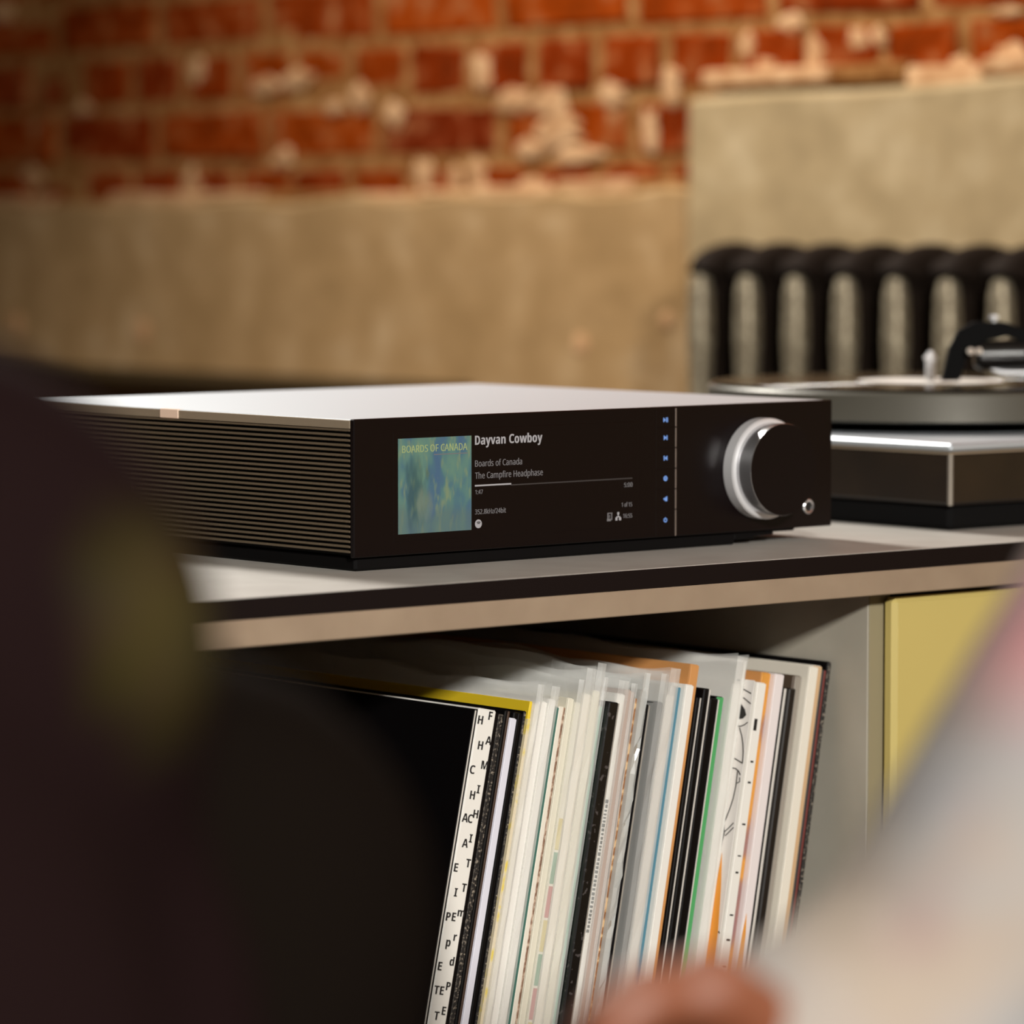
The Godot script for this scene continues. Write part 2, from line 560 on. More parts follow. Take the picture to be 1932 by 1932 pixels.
# ---------------------------------------------------------------- room
func mortar_patch(w: Node, z: float, y: float, rz: float, ry: float) -> void:
	var s := sts()
	var n := 14
	var rim := []
	for i in n:
		var t := TAU * i / n
		var k := rng.randf_range(0.65, 1.25)
		rim.append(Vector3(WALL - 0.001, y + sin(t) * ry * k, z + cos(t) * rz * k))
	var top := Vector3(WALL - 0.0035, y, z)
	for i in n:
		var a: Vector3 = rim[i]
		var b: Vector3 = rim[(i + 1) % n]
		var a2 := a.lerp(top, 0.3) - Vector3(0.0012, 0, 0)
		var b2 := b.lerp(top, 0.3) - Vector3(0.0012, 0, 0)
		quad(s, a, b, b2, a2, Vector3(-1, 0, 0))
		tri(s, a2, b2, top, Vector3(-1, 0, 0))
	part("mortar_patch", s.commit(), M.lime, w)

func room() -> void:
	struct("floor", box(Vector3(-3.6, FLOOR - 0.1, -3.4), Vector3(1.5, FLOOR, 3.4), 0.0), M.floorboards)
	struct("ceiling", box(Vector3(-3.6, CEIL, -3.4), Vector3(1.5, CEIL + 0.1, 3.4), 0.0), M.ceiling)
	struct("wall_back", box(Vector3(-3.6, FLOOR, -3.4), Vector3(1.5, CEIL, -3.25), 0.0), M.plaster)
	struct("wall_front", box(Vector3(-3.6, FLOOR, 3.25), Vector3(1.5, CEIL, 3.4), 0.0), M.plaster)
	struct("wall_left", box(Vector3(-3.6, FLOOR, -3.25), Vector3(-3.45, CEIL, 3.25), 0.0), M.plaster)
	var w := struct("wall_right", box(Vector3(WALL + 0.0025, FLOOR, -3.25), Vector3(WALL + 0.2, CEIL, 3.25), 0.0), M.mortar)
	# courses of alternating headers and stretchers
	var head := []
	var stretch := []
	for k in 6:
		head.append(box(Vector3(-0.03, -0.0250, -0.0418), Vector3(0.03, 0.0250, 0.0418), 0.003, 0.0022))
		stretch.append(box(Vector3(-0.03, -0.0250, -0.0907), Vector3(0.03, 0.0250, 0.0907), 0.003, 0.0022))
	var rest := {}
	var count := 0
	for c in 28:
		var y := 0.2200 + 0.0623 * c
		if y > CEIL - 0.03:
			break
		var long := c % 2 == 1
		var pitch := 0.1965 if long else 0.09825
		var z := -3.2 if not long else -3.15
		var first: float = (-0.83 if long else -0.829) - pitch * floorf((2.35) / pitch)
		z = first - (0.096 if long else 0.0)
		while z < 3.2:
			var tone := rng.randi_range(0, 4)
			if tone == 4 and rng.randf() < 0.6:
				tone = 1
			var x := WALL + 0.03 + rng.randf_range(-0.002, 0.002)
			var t := Transform3D(Basis.IDENTITY, Vector3(x, y, z))
			var near := c < 6 and z < -0.15 and z > -2.75
			if near and count < 290:
				var o := part("brick", stretch[rng.randi_range(0, 5)] if long else head[rng.randi_range(0, 5)], M["brick%d" % tone], w)
				o.transform = t
				count += 1
			else:
				var key := "%d_%d" % [1 if long else 0, tone]
				if not rest.has(key):
					rest[key] = []
				rest[key].append(t)
			z += pitch
	for key in rest:
		var mm := MultiMesh.new()
		mm.transform_format = MultiMesh.TRANSFORM_3D
		mm.mesh = stretch[0] if key.begins_with("1") else head[0]
		mm.instance_count = rest[key].size()
		for i in rest[key].size():
			mm.set_instance_transform(i, rest[key][i])
		var o := MultiMeshInstance3D.new()
		o.name = "brickwork"
		o.multimesh = mm
		o.material_override = M["brick" + key.substr(2)]
		o.set_meta("kind", "stuff")
		w.add_child(o, true)
	mortar_patches(w)
	# concrete dado on the left, taller concrete block behind the radiator
	var s := sts()
	dado(s, -3.25, -1.105, 0.196, 0.2225, WALL - 0.012)
	part("concrete_dado", s.commit(), M.concrete, w)
	s = sts()
	dado(s, -1.1045, 3.25, 0.308, 0.325, WALL - 0.03)
	part("concrete_block", s.commit(), M.concrete_grey, w)
	for q in [[-2.021, 0.067, 0.015], [-1.280, 0.070, 0.012], [-1.155, 0.096, 0.010], [-2.273, 0.069, 0.016]]:
		var b := sts()
		lathe(b, [Vector2(q[2], 0.0), Vector2(q[2] * 0.6, 0.002), Vector2(0.0, 0.003)], Vector3(WALL - 0.012, q[1], q[0]), Vector3(-1, 0, 0), 14)
		part("plaster_fleck", b.commit(), M.lime, w)
	# uneven beds of lime mortar where the bricks meet the concrete
	for bed in [[-3.2, -1.11, 0.2085, 0.2225, WALL - 0.008], [-1.10, 0.9, 0.3185, 0.328, WALL - 0.022]]:
		var z: float = bed[0]
		while z < bed[1]:
			var l := rng.randf_range(0.06, 0.2)
			var f := clampf((z + 2.35) / 1.25, 0.0, 1.0) if bed[1] < -1.0 else clampf((z + 1.15) / 0.8, 0.0, 1.0)
			var y := lerpf(bed[2], bed[3], f) + rng.randf_range(-0.003, 0.004)
			part("mortar_bed", box(Vector3(bed[4], y - rng.randf_range(0.004, 0.008), z), Vector3(WALL + 0.01, y + rng.randf_range(0.005, 0.012), minf(z + l, bed[1])), 0.003, 0.002), M.lime if rng.randf() < 0.65 else M.mortar, w)
			z += l
	struct("trim_1", box(Vector3(1.20, 0.013, -3.25), Vector3(WALL - 0.012, 0.026, -1.44), 0.003), M.dark_paint)

func dado(s: SurfaceTool, z0: float, z1: float, y0: float, y1: float, x: float) -> void:
	var n := 40
	for i in n:
		var a := float(i) / n
		var b := float(i + 1) / n
		var za := lerpf(z0, z1, a)
		var zb := lerpf(z0, z1, b)
		var ya := lerpf(y0, y1, minf(a * (z1 - z0) / 0.9 if z0 > -2.0 else a, 1.0)) + 0.003 * sin(za * 37.0) + 0.002 * sin(za * 91.0)
		var yb := lerpf(y0, y1, minf(b * (z1 - z0) / 0.9 if z0 > -2.0 else b, 1.0)) + 0.003 * sin(zb * 37.0) + 0.002 * sin(zb * 91.0)
		quad(s, Vector3(x, FLOOR, za), Vector3(x, FLOOR, zb), Vector3(x, yb - 0.006, zb), Vector3(x, ya - 0.006, za), Vector3(-1, 0, 0))
		quad(s, Vector3(x, ya - 0.006, za), Vector3(x, yb - 0.006, zb), Vector3(x + 0.006, yb, zb), Vector3(x + 0.006, ya, za), Vector3(-1, 1, 0))
		quad(s, Vector3(x + 0.006, ya, za), Vector3(x + 0.006, yb, zb), Vector3(WALL + 0.02, yb, zb), Vector3(WALL + 0.02, ya, za), Vector3(0, 1, 0))
	for e in [[z0, y0, -1.0], [z1, y1, 1.0]]:
		quad(s, Vector3(x, FLOOR, e[0]), Vector3(WALL + 0.02, FLOOR, e[0]), Vector3(WALL + 0.02, e[1] - 0.004, e[0]), Vector3(x, e[1] - 0.004, e[0]), Vector3(0, 0, e[2]))

func radiator() -> void:
	var o := thing("radiator", "cast iron column radiator against the concrete wall behind the turntable", "radiator", Vector3(1.19, FLOOR, -0.956))
	var h := 0.644
	var s := sts()
	lathe(s, [Vector2(0.0085, 0.07), Vector2(0.0095, 0.12), Vector2(0.0095, h - 0.13), Vector2(0.0118, h - 0.085), Vector2(0.0108, h - 0.045), Vector2(0.008, h - 0.032), Vector2(0.0, h - 0.028)], Vector3(-0.042, 0, 0), Vector3.UP, 16)
	var front := s.commit()
	s = sts()
	cbox(s, Vector3(-0.040, 0.06, -0.0075), Vector3(0.055, h - 0.030, 0.0075), 0.004)
	var web := s.commit()  # added web, coloured dark to fill the column gaps with shade
	s = sts()
	var arch := []
	for i in 9:
		var t := PI * i / 8.0
		arch.append(Vector3(-cos(t) * 0.036, h - 0.030 + sin(t) * 0.014, 0))
	tube(s, arch, 0.0155, 12, 1.2)
	lathe(s, [Vector2(0.0, -0.031), Vector2(0.013, -0.031), Vector2(0.016, -0.02), Vector2(0.016, 0.02), Vector2(0.013, 0.031), Vector2(0.0, 0.031)], Vector3(-0.01, h - 0.030, 0), Vector3.BACK, 14)
	var top := s.commit()
	s = sts()
	tube(s, [Vector3(-0.045, 0.055, 0), Vector3(0.055, 0.055, 0)], 0.022, 12)
	lathe(s, [Vector2(0.0, -0.031), Vector2(0.016, -0.031), Vector2(0.016, 0.031), Vector2(0.0, 0.031)], Vector3(0, 0.055, 0), Vector3.BACK, 12)
	var low := s.commit()
	var foot := box(Vector3(-0.012, 0.0, -0.012), Vector3(0.012, 0.04, 0.012), 0.003)
	for k in 12:
		var a := part("section", web, M.radiator_shaded, o)
		a.position.z = 0.0615 * k
		part("column", front, M.radiator, a)
		part("header", top, M.radiator_shaded, a)
		part("footer", low, M.radiator_shaded, a)
		if k in [0, 5, 11]:
			for x in [-0.036, 0.04]:
				part("foot", foot, M.radiator_shaded, a).position.x = x

# ---------------------------------------------------------------- sideboard
func sideboard() -> void:
	var o := thing("sideboard", "long grey sideboard with a dark edged top, an open record bay and mustard doors", "sideboard")
	var x0 := -0.72
	var x1 := 1.02
	var zf := 0.0869
	var zb := -0.37
	part("top_board", box(Vector3(x0, -0.0112, zb), Vector3(x1, 0.0, zf - 0.001), 0.0006), M.laminate, o)
	part("dark_edge_band", box(Vector3(x0, -0.0112, zf - 0.001), Vector3(x1, -0.0002, zf), 0.0003), M.edge_dark, o)
	part("lower_board", box(Vector3(x0, -0.0257, zb), Vector3(x1, -0.0113, zf), 0.0006), M.edge_light, o)
	var zp := 0.067
	for x in [x0, -0.285, 0.338, x1 - 0.018]:
		var d := part("divider", box(Vector3(x, SHELF, zb + 0.008), Vector3(x + 0.018, -0.0258, zp - 0.001), 0.0004), M.grey_board, o)
		part("divider_edge", box(Vector3(x + 0.0003, SHELF, zp - 0.001), Vector3(x + 0.0177, -0.0258, zp), 0.0003), M.grey_edge, d)
	part("back_panel", box(Vector3(x0, SHELF - 0.018, zb), Vector3(x1, -0.0258, zb + 0.008), 0.0), M.shaded_back, o)
	part("bottom_board", box(Vector3(x0, SHELF - 0.018, zb), Vector3(x1, SHELF, zp), 0.0006), M.grey_board, o)
	for x in [0.348, 0.6765]:
		var d := part("door", box(Vector3(x, SHELF - 0.010, zp + 0.0005), Vector3(x + 0.3255, -0.0292, zp + 0.0115), 0.003), M.mustard, o)
		part("door_hinge", box(Vector3(x + 0.30, -0.06, zp - 0.004), Vector3(x + 0.32, -0.045, zp + 0.001), 0.001), M.satin, d)
	for x in [x0 + 0.05, 0.1, x1 - 0.09]:
		for z in [zb + 0.04, zp - 0.06]:
			part("leg", box(Vector3(x, FLOOR, z), Vector3(x + 0.04, SHELF - 0.018, z + 0.04), 0.002), M.edge_dark, o)

# ---------------------------------------------------------------- amplifier
func cover_picture() -> ImageTexture:
	var im := Image.create(160, 160, false, Image.FORMAT_RGB8)
	var a := noise(0.02, 3, 61)
	var b := noise(0.045, 3, 62)
	for y in 160:
		for x in 160:
			var c := Color(0.36, 0.53, 0.55)
			var v := a.get_noise_2d(x, y * 0.45)
			var u := b.get_noise_2d(x * 1.4, y * 0.35)
			c = c.lerp(Color(0.47, 0.62, 0.53), clampf(v * 1.5 + 0.3, 0.0, 1.0))
			c = c.lerp(Color(0.33, 0.45, 0.58), clampf(-v * 1.6, 0.0, 0.8))
			c = c.lerp(Color(0.62, 0.66, 0.48), clampf(u * 1.8 - 0.2, 0.0, 0.7))
			c = c.lerp(Color(0.42, 0.50, 0.49), smoothstep(105.0, 135.0, float(y) + v * 20.0) * 0.6)
			# a tall darker smear and a pale one, without a subject
			var d := Vector2((x - 40.0 - u * 14.0) / 26.0, (y - 84.0) / 70.0).length()
			c = c.lerp(Color(0.25, 0.38, 0.37), smoothstep(1.2, 0.3, d + v * 0.5) * 0.7)
			var e := Vector2((x - 52.0 + v * 18.0) / 18.0, (y - 108.0 + u * 14.0) / 34.0).length()
			c = c.lerp(Color(0.58, 0.62, 0.53), smoothstep(1.2, 0.2, e) * 0.65)
			im.set_pixel(x, y, c)
	return ImageTexture.create_from_image(im)

func icon(kind: int, c: Vector3, r: float) -> ArrayMesh:
	var s := sts()
	var u := Vector3.RIGHT
	var v := Vector3.UP
	var t := 0.0002
	match kind:
		0:
			slab(s, PackedVector2Array([Vector2(-r * 1.3, -r), Vector2(0.0, 0.0), Vector2(-r * 1.3, r)]), c, u, v, t)
			for q in [0.25, 0.9]:
				slab(s, PackedVector2Array([Vector2(r * q, -r), Vector2(r * (q + 0.35), -r), Vector2(r * (q + 0.35), r), Vector2(r * q, r)]), c, u, v, t)
		1:
			slab(s, PackedVector2Array([Vector2(-r, -r), Vector2(r * 0.5, 0.0), Vector2(-r, r)]), c, u, v, t)
			slab(s, PackedVector2Array([Vector2(r * 0.55, -r), Vector2(r, -r), Vector2(r, r), Vector2(r * 0.55, r)]), c, u, v, t)
		2:
			slab(s, PackedVector2Array([Vector2(r, -r), Vector2(r, r), Vector2(-r * 0.5, 0.0)]), c, u, v, t)
			slab(s, PackedVector2Array([Vector2(-r, -r), Vector2(-r * 0.55, -r), Vector2(-r * 0.55, r), Vector2(-r, r)]), c, u, v, t)
		3:
			lathe(s, [Vector2(r * 0.55, 0), Vector2(r * 0.55, t), Vector2(r * 1.1, t), Vector2(r * 1.1, 0)], c, Vector3.BACK, 20)
			slab(s, disc_outline(r * 0.3, 10), c, u, v, t)
		4:
			slab(s, PackedVector2Array([Vector2(-r, -r * 0.5), Vector2(-r * 0.4, -r * 0.5), Vector2(-r * 0.4, r * 0.4), Vector2(-r, r * 0.4)]), c, u, v, t)
			slab(s, PackedVector2Array([Vector2(-r * 0.25, -r), Vector2(r, -r), Vector2(r, r * 1.1), Vector2(-r * 0.1, r * 0.6)]), c, u, v, t)
		5:
			for k in 16:
				var a := deg_to_rad(125.0 + k * 18.0)
				var b := deg_to_rad(125.0 + (k + 1) * 18.0)
				slab(s, PackedVector2Array([Vector2(cos(a), sin(a)) * r * 0.6, Vector2(cos(a), sin(a)) * r, Vector2(cos(b), sin(b)) * r, Vector2(cos(b), sin(b)) * r * 0.6]), c, u, v, t)
			slab(s, PackedVector2Array([Vector2(-r * 0.18, r * 0.2), Vector2(r * 0.18, r * 0.2), Vector2(r * 0.18, r * 1.1), Vector2(-r * 0.18, r * 1.1)]), c, u, v, t)
	return s.commit()

func amplifier() -> void:
	var o := thing("amplifier", "black fronted streaming amplifier with a silver lid, lit display and big volume knob", "amplifier")
	o.rotation.y = 0.0157
	var w := 0.378
	var top := 0.0852
	var d := 0.335
	part("chassis", box(Vector3(0.004, 0.0085, -d + 0.001), Vector3(w - 0.004, top - 0.0052, -0.0045), 0.001), M.black_metal, o)
	var lid := part("lid", box(Vector3(0.0006, top - 0.0051, -d), Vector3(w - 0.0006, top, -0.0036), 0.0006), M.silver, o)
	for x in [-0.0001, w - 0.0008]:
		part("lid_edge", box(Vector3(x, top - 0.0052, -d + 0.001), Vector3(x + 0.0009, top - 0.0004, -0.0036), 0.0002), M.lid_edge, lid)
	part("inlay", box(Vector3(-0.0006, top - 0.0053, -0.1801), Vector3(0.004, top + 0.0001, -0.1624), 0.0003), M.inlay, lid)
	var s := sts()
	cbox(s, Vector3(0.0, 0.0, 0.0), Vector3(0.0042, 0.00135, d - 0.006), 0.00045)
	var fin := s.commit()
	for side in 2:
		for k in 25:
			var f := part("fin", fin, M.fin, o)
			f.position = Vector3(0.0003 if side == 0 else w - 0.0045, 0.0105 + 0.00283 * k, -d + 0.002)
	# front
	part("front_panel", box(Vector3(0.0, 0.008, -0.0035), Vector3(w, top + 0.0002, 0.0), 0.0005), M.fascia, o)
	var scr := part("display_screen", box(Vector3(0.0285, 0.0155, -0.0005), Vector3(0.2155, 0.0775, 0.0001), 0.0001), M.fascia, o)
	var art := MeshInstance3D.new()
	var am := mat("display_art", Color.BLACK, 0.5)
	am.emission_enabled = true
	am.emission_energy_multiplier = 0.64
	am.emission_operator = BaseMaterial3D.EMISSION_OP_MULTIPLY
	am.emission = Color.WHITE
	am.emission_texture = cover_picture()
	s = sts()
	quad(s, Vector3(0.0317, 0.0197, 0.00025), Vector3(0.0859, 0.0197, 0.00025), Vector3(0.0859, 0.0735, 0.00025), Vector3(0.0317, 0.0735, 0.00025), Vector3.BACK)
	part("cover_art", s.commit(), am, scr)
	part("cover_lettering", letters("BOARDS OF CANADA", Vector3(0.0346, 0.0655, 0.0003), 0.0040, 0.0480), M.display_yellow, scr)
	part("cover_line", box(Vector3(0.058, 0.0635, 0.0002), Vector3(0.0828, 0.0640, 0.0004), 0.0), M.display_grey, scr)
	part("song_title", letters("Dayvan Cowboy", Vector3(0.0886, 0.0681, 0.0002), 0.0052, 0.0512, true), M.display_white, scr)
	part("artist_name", letters("Boards of Canada", Vector3(0.0886, 0.0556, 0.0002), 0.0036, 0.0356), M.display_grey, scr)
	part("album_name", letters("The Campfire Headphase", Vector3(0.0886, 0.0487, 0.0002), 0.0036, 0.0516), M.display_grey, scr)
	part("progress_line", box(Vector3(0.1158, 0.04375, 0.0001), Vector3(0.2107, 0.04445, 0.0003), 0.0), M.display_dim, scr)
	part("progress_done", box(Vector3(0.0886, 0.0443, 0.0001), Vector3(0.1159, 0.0452, 0.0004), 0.0), M.display_white, scr)
	part("elapsed_time", letters("1:47", Vector3(0.0888, 0.0399, 0.0002), 0.0025, 0.0056), M.display_grey, scr)
	part("total_time", letters("5:00", Vector3(0.2042, 0.0391, 0.0002), 0.0026, 0.0066), M.display_grey, scr)
	part("track_count", letters("1 of 15", Vector3(0.2022, 0.0275, 0.0002), 0.0025, 0.0083), M.display_grey, scr)
	part("sample_rate", letters("352.8kHz/24bit", Vector3(0.0886, 0.0284, 0.0002), 0.0028, 0.0233), M.display_grey, scr)
	part("clock", letters("16:55", Vector3(0.2034, 0.0209, 0.0002), 0.0025, 0.0072), M.display_grey, scr)
	s = sts()
	var c0 := Vector3(0.1928, 0.0222, 0.0002)
	for q in [[-0.0019, -0.0015, -0.0011, 0.0018], [-0.0019, 0.0018, 0.0019, 0.0023], [0.0012, -0.0020, 0.0018, 0.0020], [-0.0004, -0.0008, 0.0, 0.001]]:
		cbox(s, c0 + Vector3(q[0], q[1], 0), c0 + Vector3(q[2], q[3], 0.0002), 0.0)
	cbox(s, c0 + Vector3(-0.0022, -0.0026, 0), c0 + Vector3(0.0008, -0.0012, 0.0002), 0.0)
	part("music_icon", s.commit(), M.display_grey, scr)
	s = sts()
	c0 = Vector3(0.1995, 0.0221, 0.0002)
	for q in [[-0.0007, 0.0010, 0.0007, 0.0025], [-0.0003, -0.0004, 0.0003, 0.0010], [-0.0015, -0.0006, 0.0015, 0.0], [-0.0022, -0.0024, -0.0007, -0.0006], [0.0007, -0.0024, 0.0022, -0.0006]]:
		cbox(s, c0 + Vector3(q[0], q[1], 0), c0 + Vector3(q[2], q[3], 0.0002), 0.0)
	part("network_icon", s.commit(), M.display_white, scr)
	s = sts()
	slab(s, disc_outline(0.0025, 28), Vector3(0.0911, 0.0229, 0.0002), Vector3.RIGHT, Vector3.UP, 0.0002)
	var badge := part("source_badge", s.commit(), M.display_white, scr)
	s = sts()
	for k in 3:
		var rr: float = [0.0023, 0.0018, 0.0013][k]
		var arc := []
		for i in 7:
			var t := deg_to_rad(58.0 + i * 10.7)
			arc.append(Vector3(0.0911 + cos(t) * rr * 1.15, 0.0229 - 0.0011 + sin(t) * rr, 0.00045))
		tube(s, arc, 0.00017, 6)
	badge.name = "source_badge"
	part("source_badge_arcs", s.commit(), M.hole, scr)
	# a column of six buttons, each with a thin polished right edge
	var ys := [0.0846, 0.0730, 0.0608, 0.0485, 0.0363, 0.0241, 0.0080]
	var iy := [0.0776, 0.0670, 0.0549, 0.0428, 0.0307, 0.0181]
	for k in 6:
		var b := part("button", box(Vector3(0.2300, ys[k + 1] + 0.0003, -0.0010), Vector3(0.2455, ys[k] - 0.0003, 0.0001), 0.0001), M.fascia, o)
		part("button_edge", box(Vector3(0.2455, ys[k + 1] + 0.0004, -0.0010), Vector3(0.2463, ys[k] - 0.0003, 0.0004), 0.0001), M.button_edge, b)
		part("display_icon", icon(k, Vector3(0.2375, iy[k], 0.0002), 0.0014), M.display_blue, b)
	# volume knob
	var c := Vector3(0.3153, 0.0459, 0.0)
	s = sts()
	lathe(s, [Vector2(0.0303, 0.0), Vector2(0.0306, 0.0006), Vector2(0.0306, 0.0078), Vector2(0.0300, 0.0088), Vector2(0.0289, 0.0093), Vector2(0.0280, 0.0093)], c, Vector3.BACK, 96)
	var knob := part("volume_knob", s.commit(), M.satin, o)
	s = sts()
	lathe(s, [Vector2(0.0280, 0.0093), Vector2(0.0278, 0.0100), Vector2(0.0278, 0.0211), Vector2(0.02765, 0.0214)], c, Vector3.BACK, 96)
	part("knob_rim", s.commit(), M.knob_metal, knob)
	s = sts()
	lathe(s, [Vector2(0.02765, 0.0214), Vector2(0.0, 0.0214)], c, Vector3.BACK, 96)
	part("knob_face", s.commit(), M.knob_black, knob)
	# headphone socket
	var j := Vector3(0.3572, 0.0208, 0.0)
	s = sts()
	lathe(s, [Vector2(0.0046, 0.0), Vector2(0.0046, 0.0008), Vector2(0.0040, 0.0013), Vector2(0.0030, 0.0009), Vector2(0.0028, 0.0002)], j, Vector3.BACK, 32)
	var jack := part("headphone_socket", s.commit(), M.knob_metal, o)
	s = sts()
	lathe(s, [Vector2(0.0029, 0.0003), Vector2(0.0, 0.0003)], j, Vector3.BACK, 24)
	part("socket_hole", s.commit(), M.hole, jack)
	# recessed base, stepped up towards the right
	s = sts()
	cbox(s, Vector3(0.004, 0.0, -d + 0.02), Vector3(0.300, 0.0082, -0.004), 0.0015)
	for q in [[0.300, 0.316, 0.0028], [0.316, 0.332, 0.0046], [0.332, 0.350, 0.0062]]:
		cbox(s, Vector3(q[0] - 0.001, q[2], -d + 0.02), Vector3(q[1], 0.0083, -0.004), 0.0006)
	part("base", s.commit(), M.black_metal, o)
	part("foot", turned([Vector2(0.0, 0.0), Vector2(0.008, 0.0), Vector2(0.009, 0.001), Vector2(0.009, 0.0084)], Vector3(0.362, 0.0, -0.25), Vector3.UP, 20), M.rubber, o)

func small_box() -> void:
	var o := thing("box", "small dark brown box with a pale top beside the amplifier's ribbed side", "box", Vector3(-0.0415, 0, -0.153))
	o.rotation.y = 0.05
	part("body", box(Vector3(-0.11, 0.0, -0.05), Vector3(0.0, 0.0405, 0.0), 0.002), M.walnut, o)
	part("lid", box(Vector3(-0.1105, 0.0405, -0.0505), Vector3(0.0002, 0.0424, 0.0003), 0.0006), M.inlay, o)
	var s := sts()
	lathe(s, [Vector2(0.0, 0.0062), Vector2(0.010, 0.0052), Vector2(0.016, 0.002), Vector2(0.018, 0.0)], Vector3(-0.034, 0.0424, -0.02), Vector3.UP, 20)
	part("lid_knob", s.commit(), M.inlay, o)

# ---------------------------------------------------------------- turntable
func turntable() -> void:
	var o := thing("turntable", "turntable with a dark walnut body, silver top plate and thick grey platter", "turntable", Vector3(0.4745, 0, 0.002))
	var w := 0.43
	var d := 0.35
	part("base", box(Vector3(0.004, 0.0, -d + 0.004), Vector3(w - 0.004, 0.0164, -0.004), 0.003), M.rubber, o)
	part("body", box(Vector3(0.0, 0.0162, -d), Vector3(w, 0.0496, 0.0), 0.002), M.walnut, o)
	for x in [0.0014, w - 0.0014]:  # pale rods stand in for the highlight along the rounded corners
		part("corner_highlight", turned([Vector2(0.0, 0.0164), Vector2(0.0018, 0.0164), Vector2(0.0018, 0.0496), Vector2(0.0, 0.0496)], Vector3(x, 0, -0.0014), Vector3.UP, 12), M.trim, o)
	part("trim_line", box(Vector3(-0.0004, 0.0484, -d - 0.0004), Vector3(w + 0.0004, 0.0498, 0.0004), 0.0003), M.lid_edge, o)
	part("top_plate", box(Vector3(-0.0012, 0.0505, -d - 0.001), Vector3(w + 0.001, 0.0553, 0.0012), 0.0014), M.silver, o)
	var c := Vector3(0.1795, 0, -0.192)
	part("sub_platter", turned([Vector2(0.10, 0.0553), Vector2(0.10, 0.064), Vector2(0.0, 0.064)], c, Vector3.UP, 48), M.rubber, o)
	part("platter", turned([Vector2(0.0, 0.0622), Vector2(0.150, 0.0622), Vector2(0.1535, 0.0632), Vector2(0.1535, 0.0808), Vector2(0.1520, 0.0824), Vector2(0.0, 0.0824)], c, Vector3.UP, 128), M.platter, o)
	part("spindle", turned([Vector2(0.0034, 0.0824), Vector2(0.0034, 0.0985), Vector2(0.0046, 0.0993), Vector2(0.0046, 0.1010), Vector2(0.0028, 0.1022), Vector2(0.0022, 0.1045), Vector2(0.0, 0.1052)], c, Vector3.UP, 20), M.satin, o)
	# tonearm: pivot at the back right, headshell over the record near its centre
	var arm := part("tonearm_base", turned([Vector2(0.0, 0.0553), Vector2(0.026, 0.0553), Vector2(0.026, 0.075), Vector2(0.018, 0.078), Vector2(0.018, 0.098), Vector2(0.0, 0.098)], Vector3(0.385, 0, -0.10), Vector3.UP, 32), M.rubber, o)
	var s := sts()
	tube(s, [Vector3(0.425, 0.110, -0.098), Vector3(0.36, 0.1095, -0.104), Vector3(0.28, 0.1080, -0.106), Vector3(0.200, 0.106, -0.098)], 0.0052, 14)
	part("arm_tube", s.commit(), M.satin, arm)
	var h := Vector3(0.1615, 0.107, -0.1285)
	var fw := Vector3(0.763, 0, 0.646)
	s = sts()
	slab(s, PackedVector2Array([Vector2(-0.026, -0.020), Vector2(-0.014, -0.020), Vector2(-0.009, -0.004), Vector2(0.000, 0.006), Vector2(0.018, 0.010), Vector2(0.034, 0.004), Vector2(0.044, 0.004), Vector2(0.034, 0.013), Vector2(0.016, 0.0195), Vector2(-0.004, 0.0195), Vector2(-0.015, 0.014), Vector2(-0.021, 0.002)]), h - fw.cross(Vector3.UP) * 0.004, fw, Vector3.UP, 0.008)
	var shell := part("headshell", s.commit(), M.rubber, o)
	s = sts()
	lathe(s, [Vector2(0.0, -0.014), Vector2(0.0075, -0.014), Vector2(0.0098, -0.010), Vector2(0.0104, 0.010), Vector2(0.0098, 0.020), Vector2(0.0078, 0.030), Vector2(0.0078, 0.052), Vector2(0.0, 0.052)], h + Vector3(0.008, -0.003, 0.006), fw + Vector3(0, 0.02, 0), 28)
	part("cartridge", s.commit(), M.cartridge, shell)
	s = sts()
	var ring := []
	for i in 9:
		var t := deg_to_rad(-180.0 + i * 11.25)
		ring.append(h + Vector3(0.008, -0.002, 0.010) + fw * (cos(t) * 0.014 + 0.004) + Vector3.UP * sin(t) * 0.0125)
	ring.append(h + Vector3(0.008, -0.0145, 0.010) + fw * 0.022)
	ring.append(h + Vector3(0.008, -0.0145, 0.010) + fw * 0.046)
	tube(s, ring, 0.0015, 8)
	part("finger_lift", s.commit(), M.satin, shell)
	s = sts()
	lathe(s, [Vector2(0.0015, -0.004), Vector2(0.0015, 0.009), Vector2(0.0034, 0.0095), Vector2(0.0034, 0.0120), Vector2(0.0, 0.0125)], h + fw * 0.009 + Vector3(0, 0.012, 0), Vector3(0.05, 1.0, 0.0), 16)
	part("thumb_screw", s.commit(), M.satin, shell)
	for x in [-0.0125, -0.0070]:
		part("contact_pin", turned([Vector2(0.0023, 0.0), Vector2(0.0023, 0.003), Vector2(0.0, 0.0040)], h + fw * x + Vector3(-0.004, 0.0, 0.012), Vector3(-0.6, 0.1, 0.8), 12), M.pin, shell)
	var v := thing("vinyl_record", "black vinyl record with a white label lying on the turntable platter", "record", o.position + c + Vector3(0, 0.0824, 0))
	# fine concentric grooves, shallow with sloping walls
	var prof := [Vector2(0.0036, 0.0), Vector2(0.1505, 0.0), Vector2(0.1510, 0.0009), Vector2(0.1505, 0.0018), Vector2(0.1490, 0.0017)]
	var r := 0.1470
	while r > 0.0560:
		var wide := rng.randf_range(0.00006, 0.00009)
		prof.append_array([Vector2(r, 0.0017), Vector2(r - wide, 0.0017 - wide * 1.08), Vector2(r - wide * 2.0, 0.0017)])
		r -= 0.0010
	prof.append_array([Vector2(0.0540, 0.0017), Vector2(0.052, 0.0019), Vector2(0.0036, 0.0019)])
	part("disc", turned(prof, Vector3.ZERO, Vector3.UP, 128), M.vinyl, v)
